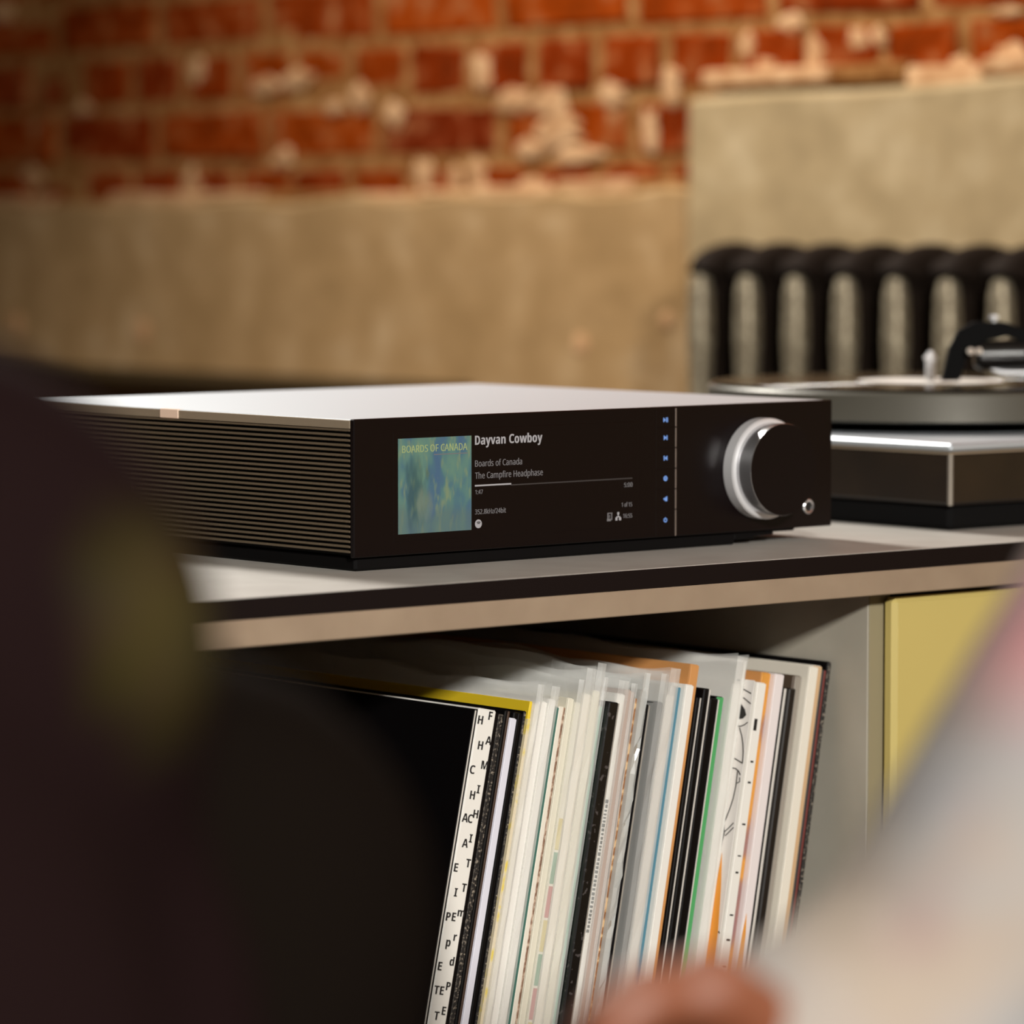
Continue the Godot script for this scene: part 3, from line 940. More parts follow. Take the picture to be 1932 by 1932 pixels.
	part("paper_label", turned([Vector2(0.050, 0.0019), Vector2(0.050, 0.0022), Vector2(0.0036, 0.0022)], Vector3.ZERO, Vector3.UP, 64), M.paper_label, v)

func mortar_patches(w: Node) -> void:
	mortar_patch(w, -1.750, 0.341, 0.033, 0.011)
	mortar_patch(w, -1.688, 0.309, 0.023, 0.009)
	mortar_patch(w, -1.642, 0.320, 0.016, 0.016)
	mortar_patch(w, -1.942, 0.230, 0.021, 0.023)
	mortar_patch(w, -2.148, 0.317, 0.017, 0.011)
	mortar_patch(w, -2.250, 0.240, 0.020, 0.013)
	mortar_patch(w, -1.774, 0.256, 0.020, 0.012)
	mortar_patch(w, -1.808, 0.334, 0.024, 0.012)
	mortar_patch(w, -1.930, 0.355, 0.016, 0.015)
	mortar_patch(w, -2.311, 0.431, 0.024, 0.013)
	mortar_patch(w, -1.444, 0.341, 0.015, 0.023)
	mortar_patch(w, -1.390, 0.311, 0.032, 0.013)
	mortar_patch(w, -1.340, 0.307, 0.029, 0.017)
	mortar_patch(w, -1.294, 0.255, 0.034, 0.011)
	mortar_patch(w, -1.246, 0.316, 0.022, 0.015)
	mortar_patch(w, -1.163, 0.322, 0.016, 0.020)
	mortar_patch(w, -1.190, 0.278, 0.012, 0.024)
	mortar_patch(w, -1.369, 0.223, 0.029, 0.015)
	mortar_patch(w, -1.536, 0.234, 0.016, 0.022)
	mortar_patch(w, -1.486, 0.234, 0.014, 0.018)
	mortar_patch(w, -1.450, 0.235, 0.015, 0.017)
	mortar_patch(w, -1.369, 0.262, 0.021, 0.011)
	mortar_patch(w, -1.641, 0.318, 0.016, 0.014)
	mortar_patch(w, -1.586, 0.299, 0.016, 0.014)
	mortar_patch(w, -1.331, 0.280, 0.043, 0.015)
	mortar_patch(w, -0.967, 0.338, 0.014, 0.025)
	mortar_patch(w, -1.057, 0.355, 0.013, 0.014)
	mortar_patch(w, -0.998, 0.375, 0.018, 0.009)
	mortar_patch(w, -0.883, 0.359, 0.012, 0.010)
	mortar_patch(w, -0.782, 0.332, 0.019, 0.008)
	mortar_patch(w, -0.722, 0.330, 0.021, 0.018)
	mortar_patch(w, -1.031, 0.336, 0.012, 0.008)
	mortar_patch(w, -0.908, 0.358, 0.017, 0.010)
	mortar_patch(w, -1.081, 0.320, 0.021, 0.013)
	mortar_patch(w, -1.003, 0.320, 0.031, 0.007)
	mortar_patch(w, -0.725, 0.376, 0.021, 0.005)

# ---------------------------------------------------------------- records
# A sleeve stands on the shelf and leans to the right: its own origin is the lower right corner of the edge that faces the room.
func record(label: String, x: float, lean: float, t: float, height: float, z: float, bag: float, cover: String, edge: String, share: float) -> Node3D:
	var o := thing("record_sleeve", label, "record", Vector3(x, SHELF, z), "records leaning in the open bay")
	o.rotation_degrees.z = -lean
	var thick := minf(t, 0.0072)
	var body := part("cover", box(Vector3(-thick, 0.0, -0.312), Vector3(0.0, height, -0.0006), minf(0.0007, thick * 0.2)), M[cover], o)
	var ew := thick * share
	var s := sts()
	if edge == "YWC":
		cbox(s, Vector3(-thick - 0.0001, 0.0004, -0.0080), Vector3(-0.00005, height - 0.010, 0.0), 0.0003)
	else:
		cbox(s, Vector3(-ew, 0.0004, -0.0012), Vector3(-0.00005, height - 0.0004, 0.0), minf(0.0004, ew * 0.2))
	part("spine", s.commit(), M[edge], o)
	if bag > 0.0:
		# a loose plastic bag: two sheets and a fold towards the room, open and wavy at the top
		s = sts()
		var ph := rng.randf() * TAU
		for side in 2:
			var bx := 0.00035 if side == 1 else -thick - 0.00035
			var grid := []
			for i in 25:
				var row := []
				var zz := 0.0010 - 0.320 * i / 24.0
				for k in 13:
					var yy := bag * k / 12.0
					var over := maxf(yy - height, 0.0) / maxf(bag - height, 0.004)
					var wave := sin(zz * 42.0 + ph) * 0.0012 + sin(zz * 95.0 + ph * 2.0 + yy * 30.0) * 0.0006
					var top := 0.0
					if k == 12:
						top = sin(zz * 30.0 + ph) * 0.0022 + sin(zz * 77.0) * 0.0012
					row.append(Vector3(bx + wave * over + (0.0004 if side == 1 else -0.0004) * absf(sin(yy * 60.0 + ph + i)) * (0.3 if yy < height else 1.0), yy + top, zz))
				grid.append(row)
			var out := Vector3(1 if side == 1 else -1, 0, 0)
			for i in 24:
				for k in 12:
					quad(s, grid[i][k], grid[i + 1][k], grid[i + 1][k + 1], grid[i][k + 1], out)
			grid.clear()
		var crinkle := 3.5 if label.contains("crinkled") else 1.0
		var n := 44 if crinkle > 1.0 else 20
		for k in n:
			var y0 := bag * k / n
			var y1 := bag * (k + 1) / n
			var w0 := crinkle * (0.0005 * sin(y0 * 130.0 + ph) + 0.0003 * sin(y0 * 310.0))
			var w1 := crinkle * (0.0005 * sin(y1 * 130.0 + ph) + 0.0003 * sin(y1 * 310.0))
			quad(s, Vector3(-thick - 0.0004, y0, 0.0010), Vector3(-thick * 0.5, y0, 0.0019 + w0), Vector3(-thick * 0.5, y1, 0.0019 + w1), Vector3(-thick - 0.0004, y1, 0.0010), Vector3(0, 0, 1))
			quad(s, Vector3(-thick * 0.5, y0, 0.0019 + w0), Vector3(0.0004, y0, 0.0010), Vector3(0.0004, y1, 0.0010), Vector3(-thick * 0.5, y1, 0.0019 + w1), Vector3(0, 0, 1))
		part("plastic_bag", s.commit(), M.bag_shiny if label.contains("crinkled") else M.bag, o)
	return o

func box_set() -> void:
	var lean := 12.0
	var w := 0.0166
	var h := 0.3125
	var o := thing("box_set", "black fronted record box set whose white sides are covered in dark letters", "record", Vector3(0.0061, SHELF, 0.039), "records leaning in the open bay")
	o.rotation_degrees.z = -lean
	part("tray", box(Vector3(-w + 0.0034, 0.0, -0.314), Vector3(0.0, h, 0.0), 0.0008), M.WHT, o)
	var lid := part("front_board", box(Vector3(-w, 0.0, -0.3145), Vector3(-w + 0.0020, h - 0.0015, 0.0004), 0.0003), M.BLK, o)
	part("board_edge", box(Vector3(-w + 0.0004, 0.001, 0.0002), Vector3(-w + 0.0013, h - 0.0018, 0.0006), 0.0001), M.LGR, lid)
	part("dark_gap", box(Vector3(-w + 0.0020, 0.0005, -0.313), Vector3(-w + 0.0034, h - 0.001, -0.0006), 0.0001), M.BLK, o)
	# letters down the white side: [row from the top in mm, across from the left in mm, letter]
	var rows := ["H|F", " H|A", "C|M", " H|I", "A C|H", " A|I", "E|T", " I|T", "P E|m", " p|r", "E|d", "T E|P", " T|E", "I T|A", "H I|C", " V H|C", "W I|C", " V|H", "H|m", "C H|M", " C|M"]
	var s := sts()
	var y := h - 0.0085
	for i in rows.size():
		var bits: PackedStringArray = rows[i].split("|")
		var xs := -w + 0.0039 + (0.0030 if bits[0].begins_with(" ") else 0.0)
		for ch in bits[0].strip_edges().split(" "):
			s.append_from(letters(ch, Vector3(xs, y - rng.randf() * 0.001, 0.0), 0.0048, 0.0, true), 0, Transform3D.IDENTITY)
			xs += 0.0042
		s.append_from(letters(bits[1], Vector3(-0.0050 + rng.randf_range(-0.0006, 0.0006), y + 0.0028, 0.0), 0.0047, 0.0, true), 0, Transform3D.IDENTITY)
		y -= 0.0139
	part("side_lettering", s.commit(), M.ink, o)
	s = sts()
	for i in 22:
		var ch: String = ["W", "H", "I", "T", "E", "C", "A", "M", "P"][i % 9]
		var m := letters(ch, Vector3.ZERO, 0.0042, 0.0)
		s.append_from(m, 0, Transform3D(Basis(Vector3(0, 0, -1), Vector3(-1, 0, 0), Vector3(0, 1, 0)), Vector3(-0.002 - 0.006 * (i % 2), h, -0.004 - i * 0.0137)))
	part("top_lettering", s.commit(), M.ink, o)

func sleeve_called(words: String) -> Node3D:
	for c in get_children():
		if c.has_meta("label") and str(c.get_meta("label")).contains(words):
			return c
	return null

func flat_print(s: SurfaceTool, pts: PackedVector2Array, at: Vector3, u: Vector3, v: Vector3) -> void:
	slab(s, pts, at, u, v, 0.00012)

func sleeve_prints() -> void:
	# colour blocks down the ivory spine
	var o := sleeve_called("carries red, green")
	var cols := ["print_red", "print_green", "print_yellow"]
	for k in 12:
		var y := 0.012 + k * 0.0195
		part("colour_block", box(Vector3(-0.0034, y, -0.0002), Vector3(-0.0006, y + 0.018, 0.00025), 0.0), M[cols[k % 3]], o)
	# small unreadable lines of print on the white spine
	o = sleeve_called("small dark lettering")
	var s := sts()
	for run in [[0.175, 0.250], [0.050, 0.105]]:
		var y: float = run[0]
		while y < run[1]:
			var l := rng.randf_range(0.0010, 0.0022)
			cbox(s, Vector3(-0.0030 - rng.randf() * 0.0006, y, -0.0002), Vector3(-0.0014, y + l, 0.0002), 0.0)
			y += l + rng.randf_range(0.0006, 0.0012)
	part("spine_print", s.commit(), M.ink, o)
	# dashes on two white spines
	o = sleeve_called("short dark dashes")
	s = sts()
	for k in 13:
		var y := 0.05 + k * 0.018 + rng.randf_range(-0.004, 0.004)
		part("spine_dash", box(Vector3(-0.0046, y, -0.0002), Vector3(-0.0026 + rng.randf() * 0.001, y + 0.0007 + rng.randf() * 0.0006, 0.0002), 0.0), M.ink, o)
	part("spine_mark", box(Vector3(-0.0060, 0.283, -0.0002), Vector3(-0.0036, 0.290, 0.0002), 0.0), M.ink, o)
	o = sleeve_called("small printed ticks")
	s = sts()
	for k in 3:
		cbox(s, Vector3(-0.0058, 0.300 + k * 0.0065, -0.0002), Vector3(-0.0040, 0.3007 + k * 0.0065, 0.0002), 0.0)
	part("spine_ticks", s.commit(), M.ink, o)
	# the line drawing, on the cover that faces left
	o = sleeve_called("black line drawing")
	var th := (o.get_node("cover") as MeshInstance3D).mesh.get_aabb().position.x
	var u := Vector3(0, 0, 1)
	var at := Vector3(th - 0.0001, 0, 0)
	s = sts()
	var strokes := [
		[Vector2(-0.0100, 0.2862), Vector2(-0.0068, 0.2866), Vector2(-0.0040, 0.2877), Vector2(-0.0015, 0.2895)],
		[Vector2(-0.0079, 0.2857), Vector2(-0.0050, 0.2810), Vector2(-0.0030, 0.2760), Vector2(-0.0018, 0.2710), Vector2(-0.0012, 0.2652)],
		[Vector2(-0.0085, 0.2672), Vector2(-0.0045, 0.2660), Vector2(-0.0012, 0.2650)],
		[Vector2(-0.0100, 0.2615), Vector2(-0.0064, 0.2613), Vector2(-0.0035, 0.2600), Vector2(-0.0018, 0.2580)],
		[Vector2(-0.0045, 0.2600), Vector2(-0.0042, 0.2515), Vector2(-0.0050, 0.2440), Vector2(-0.0064, 0.2385), Vector2(-0.0085, 0.2320), Vector2(-0.0100, 0.2285)],
		[Vector2(-0.0085, 0.2235), Vector2(-0.0050, 0.2265), Vector2(-0.0020, 0.2295)],
		[Vector2(-0.0075, 0.2212), Vector2(-0.0045, 0.2240), Vector2(-0.0015, 0.2268)],
		[Vector2(-0.0100, 0.2285), Vector2(-0.0086, 0.2225), Vector2(-0.0100, 0.2145)],
		[Vector2(-0.0090, 0.3085), Vector2(-0.0020, 0.3065)], [Vector2(-0.0080, 0.3035), Vector2(-0.0012, 0.3005)],
		[Vector2(-0.0020, 0.2565), Vector2(-0.0015, 0.2540), Vector2(-0.0035, 0.2530)], [Vector2(-0.0020, 0.1650), Vector2(-0.0010, 0.1640)],
	]
	for st in strokes:
		var pts := []
		for p in st:
			pts.append(at + Vector3(0, p.y, p.x))
		tube(s, pts, 0.00032, 6)
	var eye := PackedVector2Array([Vector2(-0.0125, 0.2910), Vector2(-0.0090, 0.2906), Vector2(-0.0060, 0.2912), Vector2(-0.0036, 0.2935), Vector2(-0.0055, 0.2968), Vector2(-0.0090, 0.2995), Vector2(-0.0125, 0.3008)])
	part("line_drawing", s.commit(), M.ink, o)
	s = sts()
	flat_print(s, eye, at, u, Vector3.UP)
	part("drawn_eye", s.commit(), M.ink, o)
	s = sts()
	flat_print(s, PackedVector2Array([Vector2(-0.0140, 0.130), Vector2(-0.0020, 0.130), Vector2(-0.0025, 0.165), Vector2(-0.0050, 0.190), Vector2(-0.0082, 0.2110), Vector2(-0.0095, 0.190), Vector2(-0.0120, 0.165)]), at, u, Vector3.UP)
	part("orange_flame", s.commit(), M.orange_print, o)
	o = sleeve_called("lilac white record sleeve right")
	s = sts()
	flat_print(s, PackedVector2Array([Vector2(-0.0071, 0.10), Vector2(-0.0030, 0.10), Vector2(-0.0028, 0.140), Vector2(-0.0036, 0.160), Vector2(-0.0052, 0.1725), Vector2(-0.0064, 0.160), Vector2(-0.0071, 0.140)]), Vector3(0, 0, 0.0001), Vector3.RIGHT, Vector3.UP)
	part("orange_flame", s.commit(), M.orange_print, o)

# ---------------------------------------------------------------- people
func hand_bones(wrist: Vector3, knuckles: Array, tips: Array, thumb: Array) -> Array:
	var b := []
	for k in 4:
		b.append([wrist, knuckles[k], 0.019, 0.0125])
		var mid: Vector3 = (knuckles[k] as Vector3).lerp(tips[k], 0.5) + Vector3(-0.004, 0.009, 0)
		var far: Vector3 = mid.lerp(tips[k], 0.55) + Vector3(-0.002, 0.003, 0)
		b.append([knuckles[k], mid, 0.0105, 0.0092])
		b.append([mid, far, 0.0092, 0.0085])
		b.append([far, tips[k], 0.0085, 0.0072])
	b.append([wrist, thumb[0], 0.018, 0.014])
	b.append([thumb[0], thumb[1], 0.013, 0.0105])
	b.append([thumb[1], thumb[2], 0.0105, 0.008])
	return b

func simple_hand(wrist: Vector3, ahead: Vector3, down: Vector3) -> Array:
	var side := ahead.cross(down).normalized()
	var kn := []
	var tips := []
	for k in 4:
		var q := wrist + ahead * (0.088 - 0.004 * absf(k - 1.0)) + side * (k - 1.5) * 0.021
		kn.append(q)
		tips.append(q + ahead * (0.062 - 0.006 * absf(k - 1.2)) + down * 0.030 + side * (k - 1.5) * 0.003)
	var th := [wrist + ahead * 0.03 - side * 0.034, wrist + ahead * 0.065 - side * 0.052 + down * 0.01, wrist + ahead * 0.092 - side * 0.05 + down * 0.018]
	return hand_bones(wrist, kn, tips, th)

func head_bones(c: Vector3, face: Vector3) -> Array:
	var f := face.normalized()
	var r := f.cross(Vector3.UP).normalized()
	var b := [[c + Vector3(0, 0.035, 0) - f * 0.015, c + Vector3(0, 0.03, 0) + f * 0.012, 0.083, 0.078], [c + Vector3(0, -0.03, 0) + f * 0.03, c + Vector3(0, -0.085, 0) + f * 0.045, 0.062, 0.036],
		[c + f * 0.082 + Vector3(0, 0.005, 0), c + f * 0.106 + Vector3(0, -0.032, 0), 0.010, 0.014], [c + f * 0.078 - r * 0.02 + Vector3(0, -0.062, 0), c + f * 0.078 + r * 0.02 + Vector3(0, -0.062, 0), 0.010, 0.010]]
	for s in [-1.0, 1.0]:
		b.append([c + r * s * 0.082 + Vector3(0, 0.012, 0) - f * 0.01, c + r * s * 0.080 + Vector3(0, -0.03, 0) - f * 0.002, 0.013, 0.009])
		b.append([c + f * 0.076 + r * s * 0.015 + Vector3(0, 0.022, 0), c + f * 0.066 + r * s * 0.045 + Vector3(0, 0.022, 0), 0.010, 0.009])
	return b

func grown(bones: Array, by: float) -> Array:
	var g := []
	for b in bones:
		g.append([b[0], b[1], b[2] + by, b[3] + by])
	return g

# j: joints; clothed in a top and trousers; the body is one mesh under them
func person(label: String, j: Dictionary, at: Vector3, top_material: Material, folds: Array, hand_l: Array, hand_r: Array, patterned: bool, trousers: Material) -> void:
	var o := thing("person", label, "person", at)
	var torso := [[j.hip, j.chest, 0.125, 0.13], [j.hip + j.side * 0.07, j.chest + j.side * 0.06, 0.11, 0.105], [j.hip - j.side * 0.07, j.chest - j.side * 0.06, 0.11, 0.105], [j.chest, j.neck, 0.11, 0.062],
		[j.chest + j.side * 0.05, j.sh_r, 0.09, 0.054], [j.chest - j.side * 0.05, j.sh_l, 0.09, 0.054], [j.neck, j.sh_r, 0.055, 0.05], [j.neck, j.sh_l, 0.055, 0.05]]
	var arms := [[j.sh_r, j.el_r, 0.053, 0.040], [j.sh_l, j.el_l, 0.053, 0.040], [j.el_r, j.wr_r, 0.041, 0.029], [j.el_l, j.wr_l, 0.041, 0.029]]
	var legs := [[j.hip + j.side * 0.08, j.kn_r, 0.088, 0.058], [j.hip - j.side * 0.08, j.kn_l, 0.088, 0.058], [j.kn_r, j.an_r, 0.056, 0.040], [j.kn_l, j.an_l, 0.056, 0.040]]
	var feet := [[j.an_r, j.toe_r, 0.038, 0.028], [j.an_l, j.toe_l, 0.038, 0.028]]
	var d := no_arrays()
	flesh(torso + arms + legs + feet + [[j.neck, j.head + Vector3(0, -0.04, 0), 0.055, 0.052]], 0.014, 0.04, d)
	flesh(head_bones(j.head, j.face), 0.006, 0.022, d)
	flesh(hand_l, 0.0036, 0.008, d)
	flesh(hand_r, 0.0036, 0.008, d)
	var inv := Transform3D(Basis.IDENTITY, -at)
	part("body", shifted(d, inv), M.skin, o)
	d = no_arrays()
	var sleeve_ends := [[j.el_r, j.el_r.lerp(j.wr_r, 0.93), 0.053, 0.042], [j.el_l, j.el_l.lerp(j.wr_l, 0.95), 0.053, 0.043]]
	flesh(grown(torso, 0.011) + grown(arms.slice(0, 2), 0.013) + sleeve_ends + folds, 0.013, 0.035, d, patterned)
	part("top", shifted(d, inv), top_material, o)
	d = no_arrays()
	flesh(grown(legs, 0.012) + [[j.hip + j.side * 0.07, j.hip - j.side * 0.07, 0.135, 0.135]], 0.014, 0.035, d)
	part("trousers", shifted(d, inv), trousers, o)
	d = no_arrays()
	var f: Vector3 = j.face.normalized()
	flesh([[j.head + Vector3(0, 0.062, 0) - f * 0.03, j.head + Vector3(0, 0.07, 0) + f * 0.025, 0.078, 0.062], [j.head + Vector3(0, 0.03, 0) - f * 0.055, j.head + Vector3(0, -0.04, 0) - f * 0.06, 0.066, 0.05]], 0.008, 0.02, d)
	part("hair", shifted(d, inv), M.hair, o)
	var r := f.cross(Vector3.UP).normalized()
	for s in [-1.0, 1.0]:
		var e := SphereMesh.new()
		e.radius = 0.0115
		e.height = 0.023
		var b := part("eye", e, M.eye, o)
		b.position = j.head + f * 0.073 + r * s * 0.031 - at
		var p := SphereMesh.new()
		p.radius = 0.0055
		p.height = 0.011
		var q := part("pupil", p, M.hair, b)
		q.position = f * 0.0075

func shifted(d: Dictionary, t: Transform3D) -> ArrayMesh:
	d.v = t * (d.v as PackedVector3Array)
	return fleshed(d)

var spots := []
var base_tint := Color.WHITE
func sweater_tint(p: Vector3) -> Color:
	var c := base_tint
	if c.r > 0.3:
		var n := blotch.get_noise_3d(p.x, p.y, p.z)
		c = c.lerp(Color(0.50, 0.50, 0.50), clampf(n * 2.2, 0.0, 0.8))
		c = c.lerp(Color(0.64, 0.50, 0.38), clampf(-n * 2.0 - 0.1, 0.0, 0.7))
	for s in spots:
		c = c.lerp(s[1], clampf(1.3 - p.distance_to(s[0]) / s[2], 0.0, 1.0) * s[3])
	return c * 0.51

var blotch := FastNoiseLite.new()

func people() -> void:
	blotch.seed = 77
	blotch.frequency = 14.0
	blotch.fractal_octaves = 2
	# on the left, in a black jacket: shoulder and upper arm reach into the picture
	var j := {
		"hip": Vector3(-1.12, -0.325, 1.10), "chest": Vector3(-1.05, -0.02, 1.0), "neck": Vector3(-1.03, 0.15, 0.97), "head": Vector3(-1.02, 0.30, 0.94), "face": Vector3(0.15, -0.25, -1.0), "side": Vector3(0.985, 0, 0.17),
		"sh_r": Vector3(-0.8905, 0.0955, 0.9420), "el_r": Vector3(-0.810, -0.172, 0.955), "wr_r": Vector3(-0.70, -0.26, 0.76), "sh_l": Vector3(-1.20, 0.09, 1.0), "el_l": Vector3(-1.28, -0.17, 0.96), "wr_l": Vector3(-1.12, -0.27, 0.80),
		"kn_r": Vector3(-0.764, 0.0006, 0.886), "kn_l": Vector3(-1.40, -0.36, 0.80), "an_r": Vector3(-0.72, -0.42, 0.82), "an_l": Vector3(-1.06, -0.42, 0.82), "toe_r": Vector3(-0.67, -0.44, 0.70), "toe_l": Vector3(-0.94, -0.435, 0.80),
	}
	spots = [[Vector3(-0.866, 0.100, 1.012), Color(0.085, 0.065, 0.026), 0.026, 1.0]]  # olive spot: light on the sleeve fold painted into the cloth
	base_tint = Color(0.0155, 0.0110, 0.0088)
	var folds := []
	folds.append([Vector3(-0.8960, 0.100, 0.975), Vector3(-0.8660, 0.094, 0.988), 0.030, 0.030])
	for k in 4:
		var a: Vector3 = j.sh_r.lerp(j.el_r, 0.30 + 0.18 * k)
		folds.append([a + Vector3(-0.045, 0.026, 0.024), a + Vector3(0.030, -0.016, 0.028), 0.022, 0.020])
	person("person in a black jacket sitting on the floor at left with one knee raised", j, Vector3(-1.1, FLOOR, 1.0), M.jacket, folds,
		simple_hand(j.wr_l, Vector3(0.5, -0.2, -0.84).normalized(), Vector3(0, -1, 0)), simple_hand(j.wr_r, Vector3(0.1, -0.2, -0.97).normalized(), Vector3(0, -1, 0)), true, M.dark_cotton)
	# on the right, in a pale patterned sweater: the forearm and hand reach into the picture
	j = {
		"hip": Vector3(0.02, -0.26, 1.36), "chest": Vector3(-0.03, 0.07, 1.27), "neck": Vector3(-0.03, 0.24, 1.25), "head": Vector3(-0.04, 0.39, 1.22), "face": Vector3(-0.25, -0.3, -1.0), "side": Vector3(0.97, 0, -0.2),
		"sh_l": Vector3(-0.19, 0.18, 1.22), "el_l": Vector3(-0.4220, 0.1590, 1.031), "wr_l": Vector3(-0.5455, -0.0690, 0.9475), "sh_r": Vector3(0.14, 0.17, 1.19), "el_r": Vector3(0.22, -0.06, 1.08), "wr_r": Vector3(0.10, -0.17, 0.90),
		"kn_r": Vector3(0.14, -0.38, 0.98), "kn_l": Vector3(-0.16, -0.38, 1.02), "an_r": Vector3(0.10, -0.42, 1.40), "an_l": Vector3(-0.10, -0.42, 1.42), "toe_r": Vector3(0.10, -0.44, 1.52), "toe_l": Vector3(-0.10, -0.44, 1.54),
	}
	base_tint = Color(0.60, 0.53, 0.475)
	spots = [[Vector3(-0.524, 0.080, 0.992), Color(0.86, 0.42, 0.43), 0.034, 1.0], [Vector3(-0.55, 0.033, 0.975), Color(0.50, 0.53, 0.58), 0.030, 0.7], [Vector3(-0.53, 0.012, 0.985), Color(0.72, 0.44, 0.30), 0.018, 0.7], [Vector3(-0.563, -0.008, 0.985), Color(0.55, 0.38, 0.36), 0.014, 0.7],
		[Vector3(-0.55, -0.03, 0.95), Color(0.70, 0.50, 0.34), 0.016, 0.6]]
	var hand := hand_bones(j.wr_l + Vector3(0, -0.004, 0), [Vector3(-0.6130, -0.0290, 0.9500), Vector3(-0.6100, -0.0390, 0.9360), Vector3(-0.5990, -0.0520, 0.9160), Vector3(-0.5840, -0.0660, 0.8970)],
		[Vector3(-0.6520, -0.0470, 0.9420), Vector3(-0.6470, -0.0580, 0.9270), Vector3(-0.6350, -0.0715, 0.9110), Vector3(-0.6180, -0.0835, 0.8980)],
		[Vector3(-0.5860, -0.0660, 0.9600), Vector3(-0.6200, -0.0610, 0.9700), Vector3(-0.6450, -0.0640, 0.9660)])
	person("person in a pale patterned sweater kneeling at right, left hand held out", j, Vector3(0.0, FLOOR, 1.2), M.sweater, [[j.wr_l, j.wr_l + Vector3(-0.030, 0.0085, -0.008), 0.042, 0.036]], hand, simple_hand(j.wr_r, Vector3(-0.3, -0.3, -0.9).normalized(), Vector3(0, -1, 0)), true, M.denim)

func _ready() -> void:
	rng.seed = 20
	materials()
	lens_and_light()
	room()
	radiator()
	sideboard()
	amplifier()
	turntable()
	box_set()
	records()
	sleeve_prints()
	small_box()
	people()

func records() -> void:
	record("thick black record sleeve with a grey speckled worn spine, right beside the lettered box set", 0.0149, 11.95, 0.0082, 0.3097, 0.0360, 0.0000, "BLK", "SPK", 0.50)
	record("thin black and brown record sleeve between the speckled spine and the pale lavender sleeve", 0.0187, 11.91, 0.0032, 0.3113, 0.0370, 0.0000, "BLK", "BRN", 0.50)
	record("pale lavender white record sleeve standing between two black worn sleeves", 0.0240, 11.86, 0.0048, 0.3064, 0.0380, 0.0000, "LAV", "LAV", 1.00)
	record("glossy black record sleeve touching the pale lavender white one", 0.0305, 11.81, 0.0059, 0.3089, 0.0350, 0.0000, "BLK", "BLK", 0.50)
	record("black record sleeve with a chipped brown edge in front of the yellow sleeve", 0.0326, 11.77, 0.0017, 0.3098, 0.0360, 0.0000, "BLK", "SPK", 0.80)
	record("bright yellow record sleeve with a worn cream edge, its yellow top above the box set", 0.0351, 11.72, 0.0020, 0.3152, 0.0380, 0.0000, "YEL", "YWC", 1.00)
	record("cream record sleeve in a clear bag next to the yellow sleeve", 0.0396, 11.67, 0.0040, 0.3137, 0.0390, 0.3246, "CRM", "CRM", 1.00)
	record("plain white record sleeve second to the right of the yellow sleeve", 0.0464, 11.63, 0.0062, 0.3140, 0.0380, 0.0000, "WHT", "WHT", 1.00)
	record("white record sleeve in a clear bag leaning on the dark teal sleeve", 0.0522, 11.58, 0.0053, 0.3151, 0.0390, 0.3224, "WHT", "WHT", 1.00)
	record("thin dark teal record sleeve between white and cream sleeves", 0.0584, 11.53, 0.0056, 0.3101, 0.0360, 0.0000, "TEA", "TEA", 1.00)
	record("cream record sleeve with a brown speckled edge right of the dark teal sleeve", 0.0635, 11.49, 0.0046, 0.3096, 0.0360, 0.0000, "CRM", "BRC", 0.30)
	record("unbagged ivory record sleeve leaning on the one with coloured spine blocks", 0.0685, 11.44, 0.0045, 0.3142, 0.0370, 0.0000, "IVO", "IVO", 1.00)
	record("ivory record sleeve whose spine carries red, green and yellow colour blocks", 0.0735, 11.39, 0.0045, 0.3115, 0.0380, 0.3246, "IVO", "IVO", 1.00)
	record("ivory record sleeve in a tall cloudy bag, just right of the colour block spine", 0.0807, 11.35, 0.0066, 0.3158, 0.0380, 0.3305, "IVO", "CRM", 1.00)
	record("cream record sleeve in the tallest cloudy bag of the left half, before the mint edge", 0.0870, 11.30, 0.0058, 0.3172, 0.0390, 0.3332, "CRM", "IVO", 1.00)
	record("record sleeve with a thin mint green edge beside the wide glossy black sleeve", 0.0924, 11.25, 0.0048, 0.3080, 0.0370, 0.3246, "IVO", "MNT", 0.45)
	record("wide glossy black record sleeve between the mint edge and the printed white spine", 0.1008, 11.21, 0.0079, 0.3096, 0.0420, 0.0000, "GLS", "GRY", 0.10)
	record("white record sleeve with small dark lettering running down its spine", 0.1085, 11.16, 0.0071, 0.3136, 0.0380, 0.3213, "WHT", "WHT", 1.00)
	record("pinkish grey record sleeve directly right of the lettered white spine", 0.1133, 11.11, 0.0043, 0.3157, 0.0380, 0.0000, "PNK", "PNK", 1.00)
	record("slim grey and pink record sleeve in a short bag before the copper brown edge", 0.1179, 11.07, 0.0041, 0.3142, 0.0360, 0.3189, "GRY", "PNK", 0.60)
	record("thin record sleeve with a speckled copper brown edge", 0.1210, 11.02, 0.0027, 0.3103, 0.0360, 0.0000, "BRN", "COP", 0.80)
	record("grey record sleeve in a crinkled shiny clear bag right of the copper brown edge", 0.1256, 10.97, 0.0041, 0.3147, 0.0380, 0.3246, "GRY", "GRY", 1.00)
	record("short black record sleeve with a thin silver edge behind the crinkled bag", 0.1324, 10.93, 0.0062, 0.3053, 0.0360, 0.0000, "BLK", "GRY", 0.15)
	record("dark grey record sleeve in a glossy clear bag", 0.1380, 10.88, 0.0051, 0.3069, 0.0410, 0.3233, "DGR", "DGR", 1.00)
	record("light grey record sleeve in a clear bag between dark grey and teal edged sleeves", 0.1471, 10.83, 0.0085, 0.3102, 0.0410, 0.3258, "LGR", "LGR", 1.00)
	record("record sleeve with a bright blue teal spine near the orange kraft sleeve", 0.1549, 10.79, 0.0073, 0.3142, 0.0370, 0.0000, "LGR", "TEL", 0.50)
	record("white record sleeve leaning on the tall orange kraft sleeve", 0.1616, 10.74, 0.0061, 0.3150, 0.0410, 0.0000, "WHT", "WHT", 1.00)
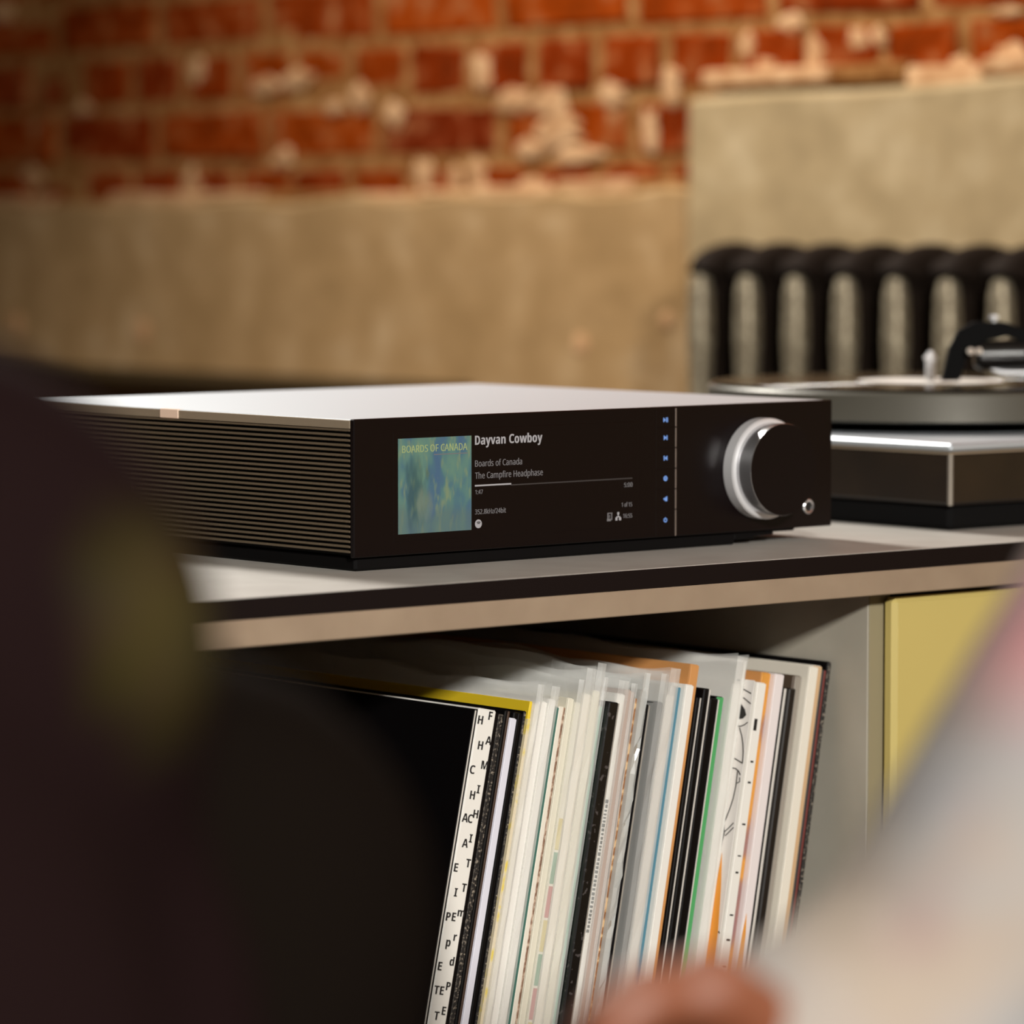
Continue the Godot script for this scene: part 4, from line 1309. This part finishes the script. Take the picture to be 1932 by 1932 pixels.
	record("tall orange kraft record sleeve rising above its neighbours", 0.1687, 10.69, 0.0066, 0.3260, 0.0360, 0.0000, "KRF", "KRF", 1.00)
	record("black sleeve with a pale edge, first record right of the orange kraft sleeve", 0.1722, 10.65, 0.0030, 0.3067, 0.0380, 0.0000, "BLK", "LGR", 0.25)
	record("taller black sleeve with a white edge, second record right of the orange kraft sleeve", 0.1773, 10.60, 0.0047, 0.3115, 0.0400, 0.0000, "BLK", "LGR", 0.20)
	record("black record sleeve leaning on the green edged sleeve", 0.1848, 10.55, 0.0069, 0.3050, 0.0410, 0.0000, "BLK", "LGR", 0.12)
	record("record sleeve with a bright green edge", 0.1913, 10.51, 0.0060, 0.3055, 0.0380, 0.0000, "BLK", "GRN", 0.90)
	record("white record sleeve in a tall clear bag right of the green edge", 0.2011, 10.46, 0.0092, 0.3124, 0.0420, 0.3288, "WHT", "WHT", 1.00)
	record("tall white record sleeve with small printed ticks at its top, behind the line drawing", 0.2095, 10.41, 0.0078, 0.3257, 0.0350, 0.0000, "WHT", "WHT", 1.00)
	record("white record sleeve with a black line drawing and an orange flame shape", 0.2101, 10.37, 0.0002, 0.3144, 0.0440, 0.0000, "DRW", "WHT", 0.30)
	record("white record sleeve with short dark dashes down its spine, right of the line drawing", 0.2219, 10.32, 0.0112, 0.3117, 0.0420, 0.0000, "WHT", "WHT", 1.00)
	record("thin record sleeve with an orange to purple edge", 0.2297, 10.27, 0.0072, 0.3168, 0.0370, 0.0000, "KRF", "ORP", 1.00)
	record("lilac white record sleeve right of the orange and purple edge", 0.2374, 10.23, 0.0072, 0.3156, 0.0410, 0.0000, "LIL", "LIL", 1.00)
	record("slim black record sleeve with a white edge touching the lilac white one", 0.2442, 10.18, 0.0062, 0.3068, 0.0380, 0.0000, "BLK", "LGR", 0.30)
	record("brownish black record sleeve left of the broad cream sleeve", 0.2498, 10.13, 0.0052, 0.3060, 0.0410, 0.0000, "BLB", "GRY", 0.15)
	record("umber brown record sleeve with a thin grey edge behind the brownish black one", 0.2572, 10.09, 0.0068, 0.3128, 0.0370, 0.0000, "UMB", "GRY", 0.80)
	record("broad cream white record sleeve, widest of the pale ones at the right end", 0.2654, 10.04, 0.0076, 0.3181, 0.0420, 0.0000, "CRM", "CRM", 1.00)
	record("beige edged record sleeve third from the grey cabinet divider", 0.2738, 9.99, 0.0079, 0.3177, 0.0370, 0.0000, "CRM", "BEI", 1.00)
	record("dark record sleeve with a dull red edge second from the grey cabinet divider", 0.2776, 9.95, 0.0034, 0.3151, 0.0370, 0.0000, "DGR", "RED", 0.35)
	record("badly worn black record sleeve at the right end against the grey divider", 0.2808, 9.90, 0.0028, 0.3198, 0.0380, 0.0000, "BLK", "SPK", 0.90)
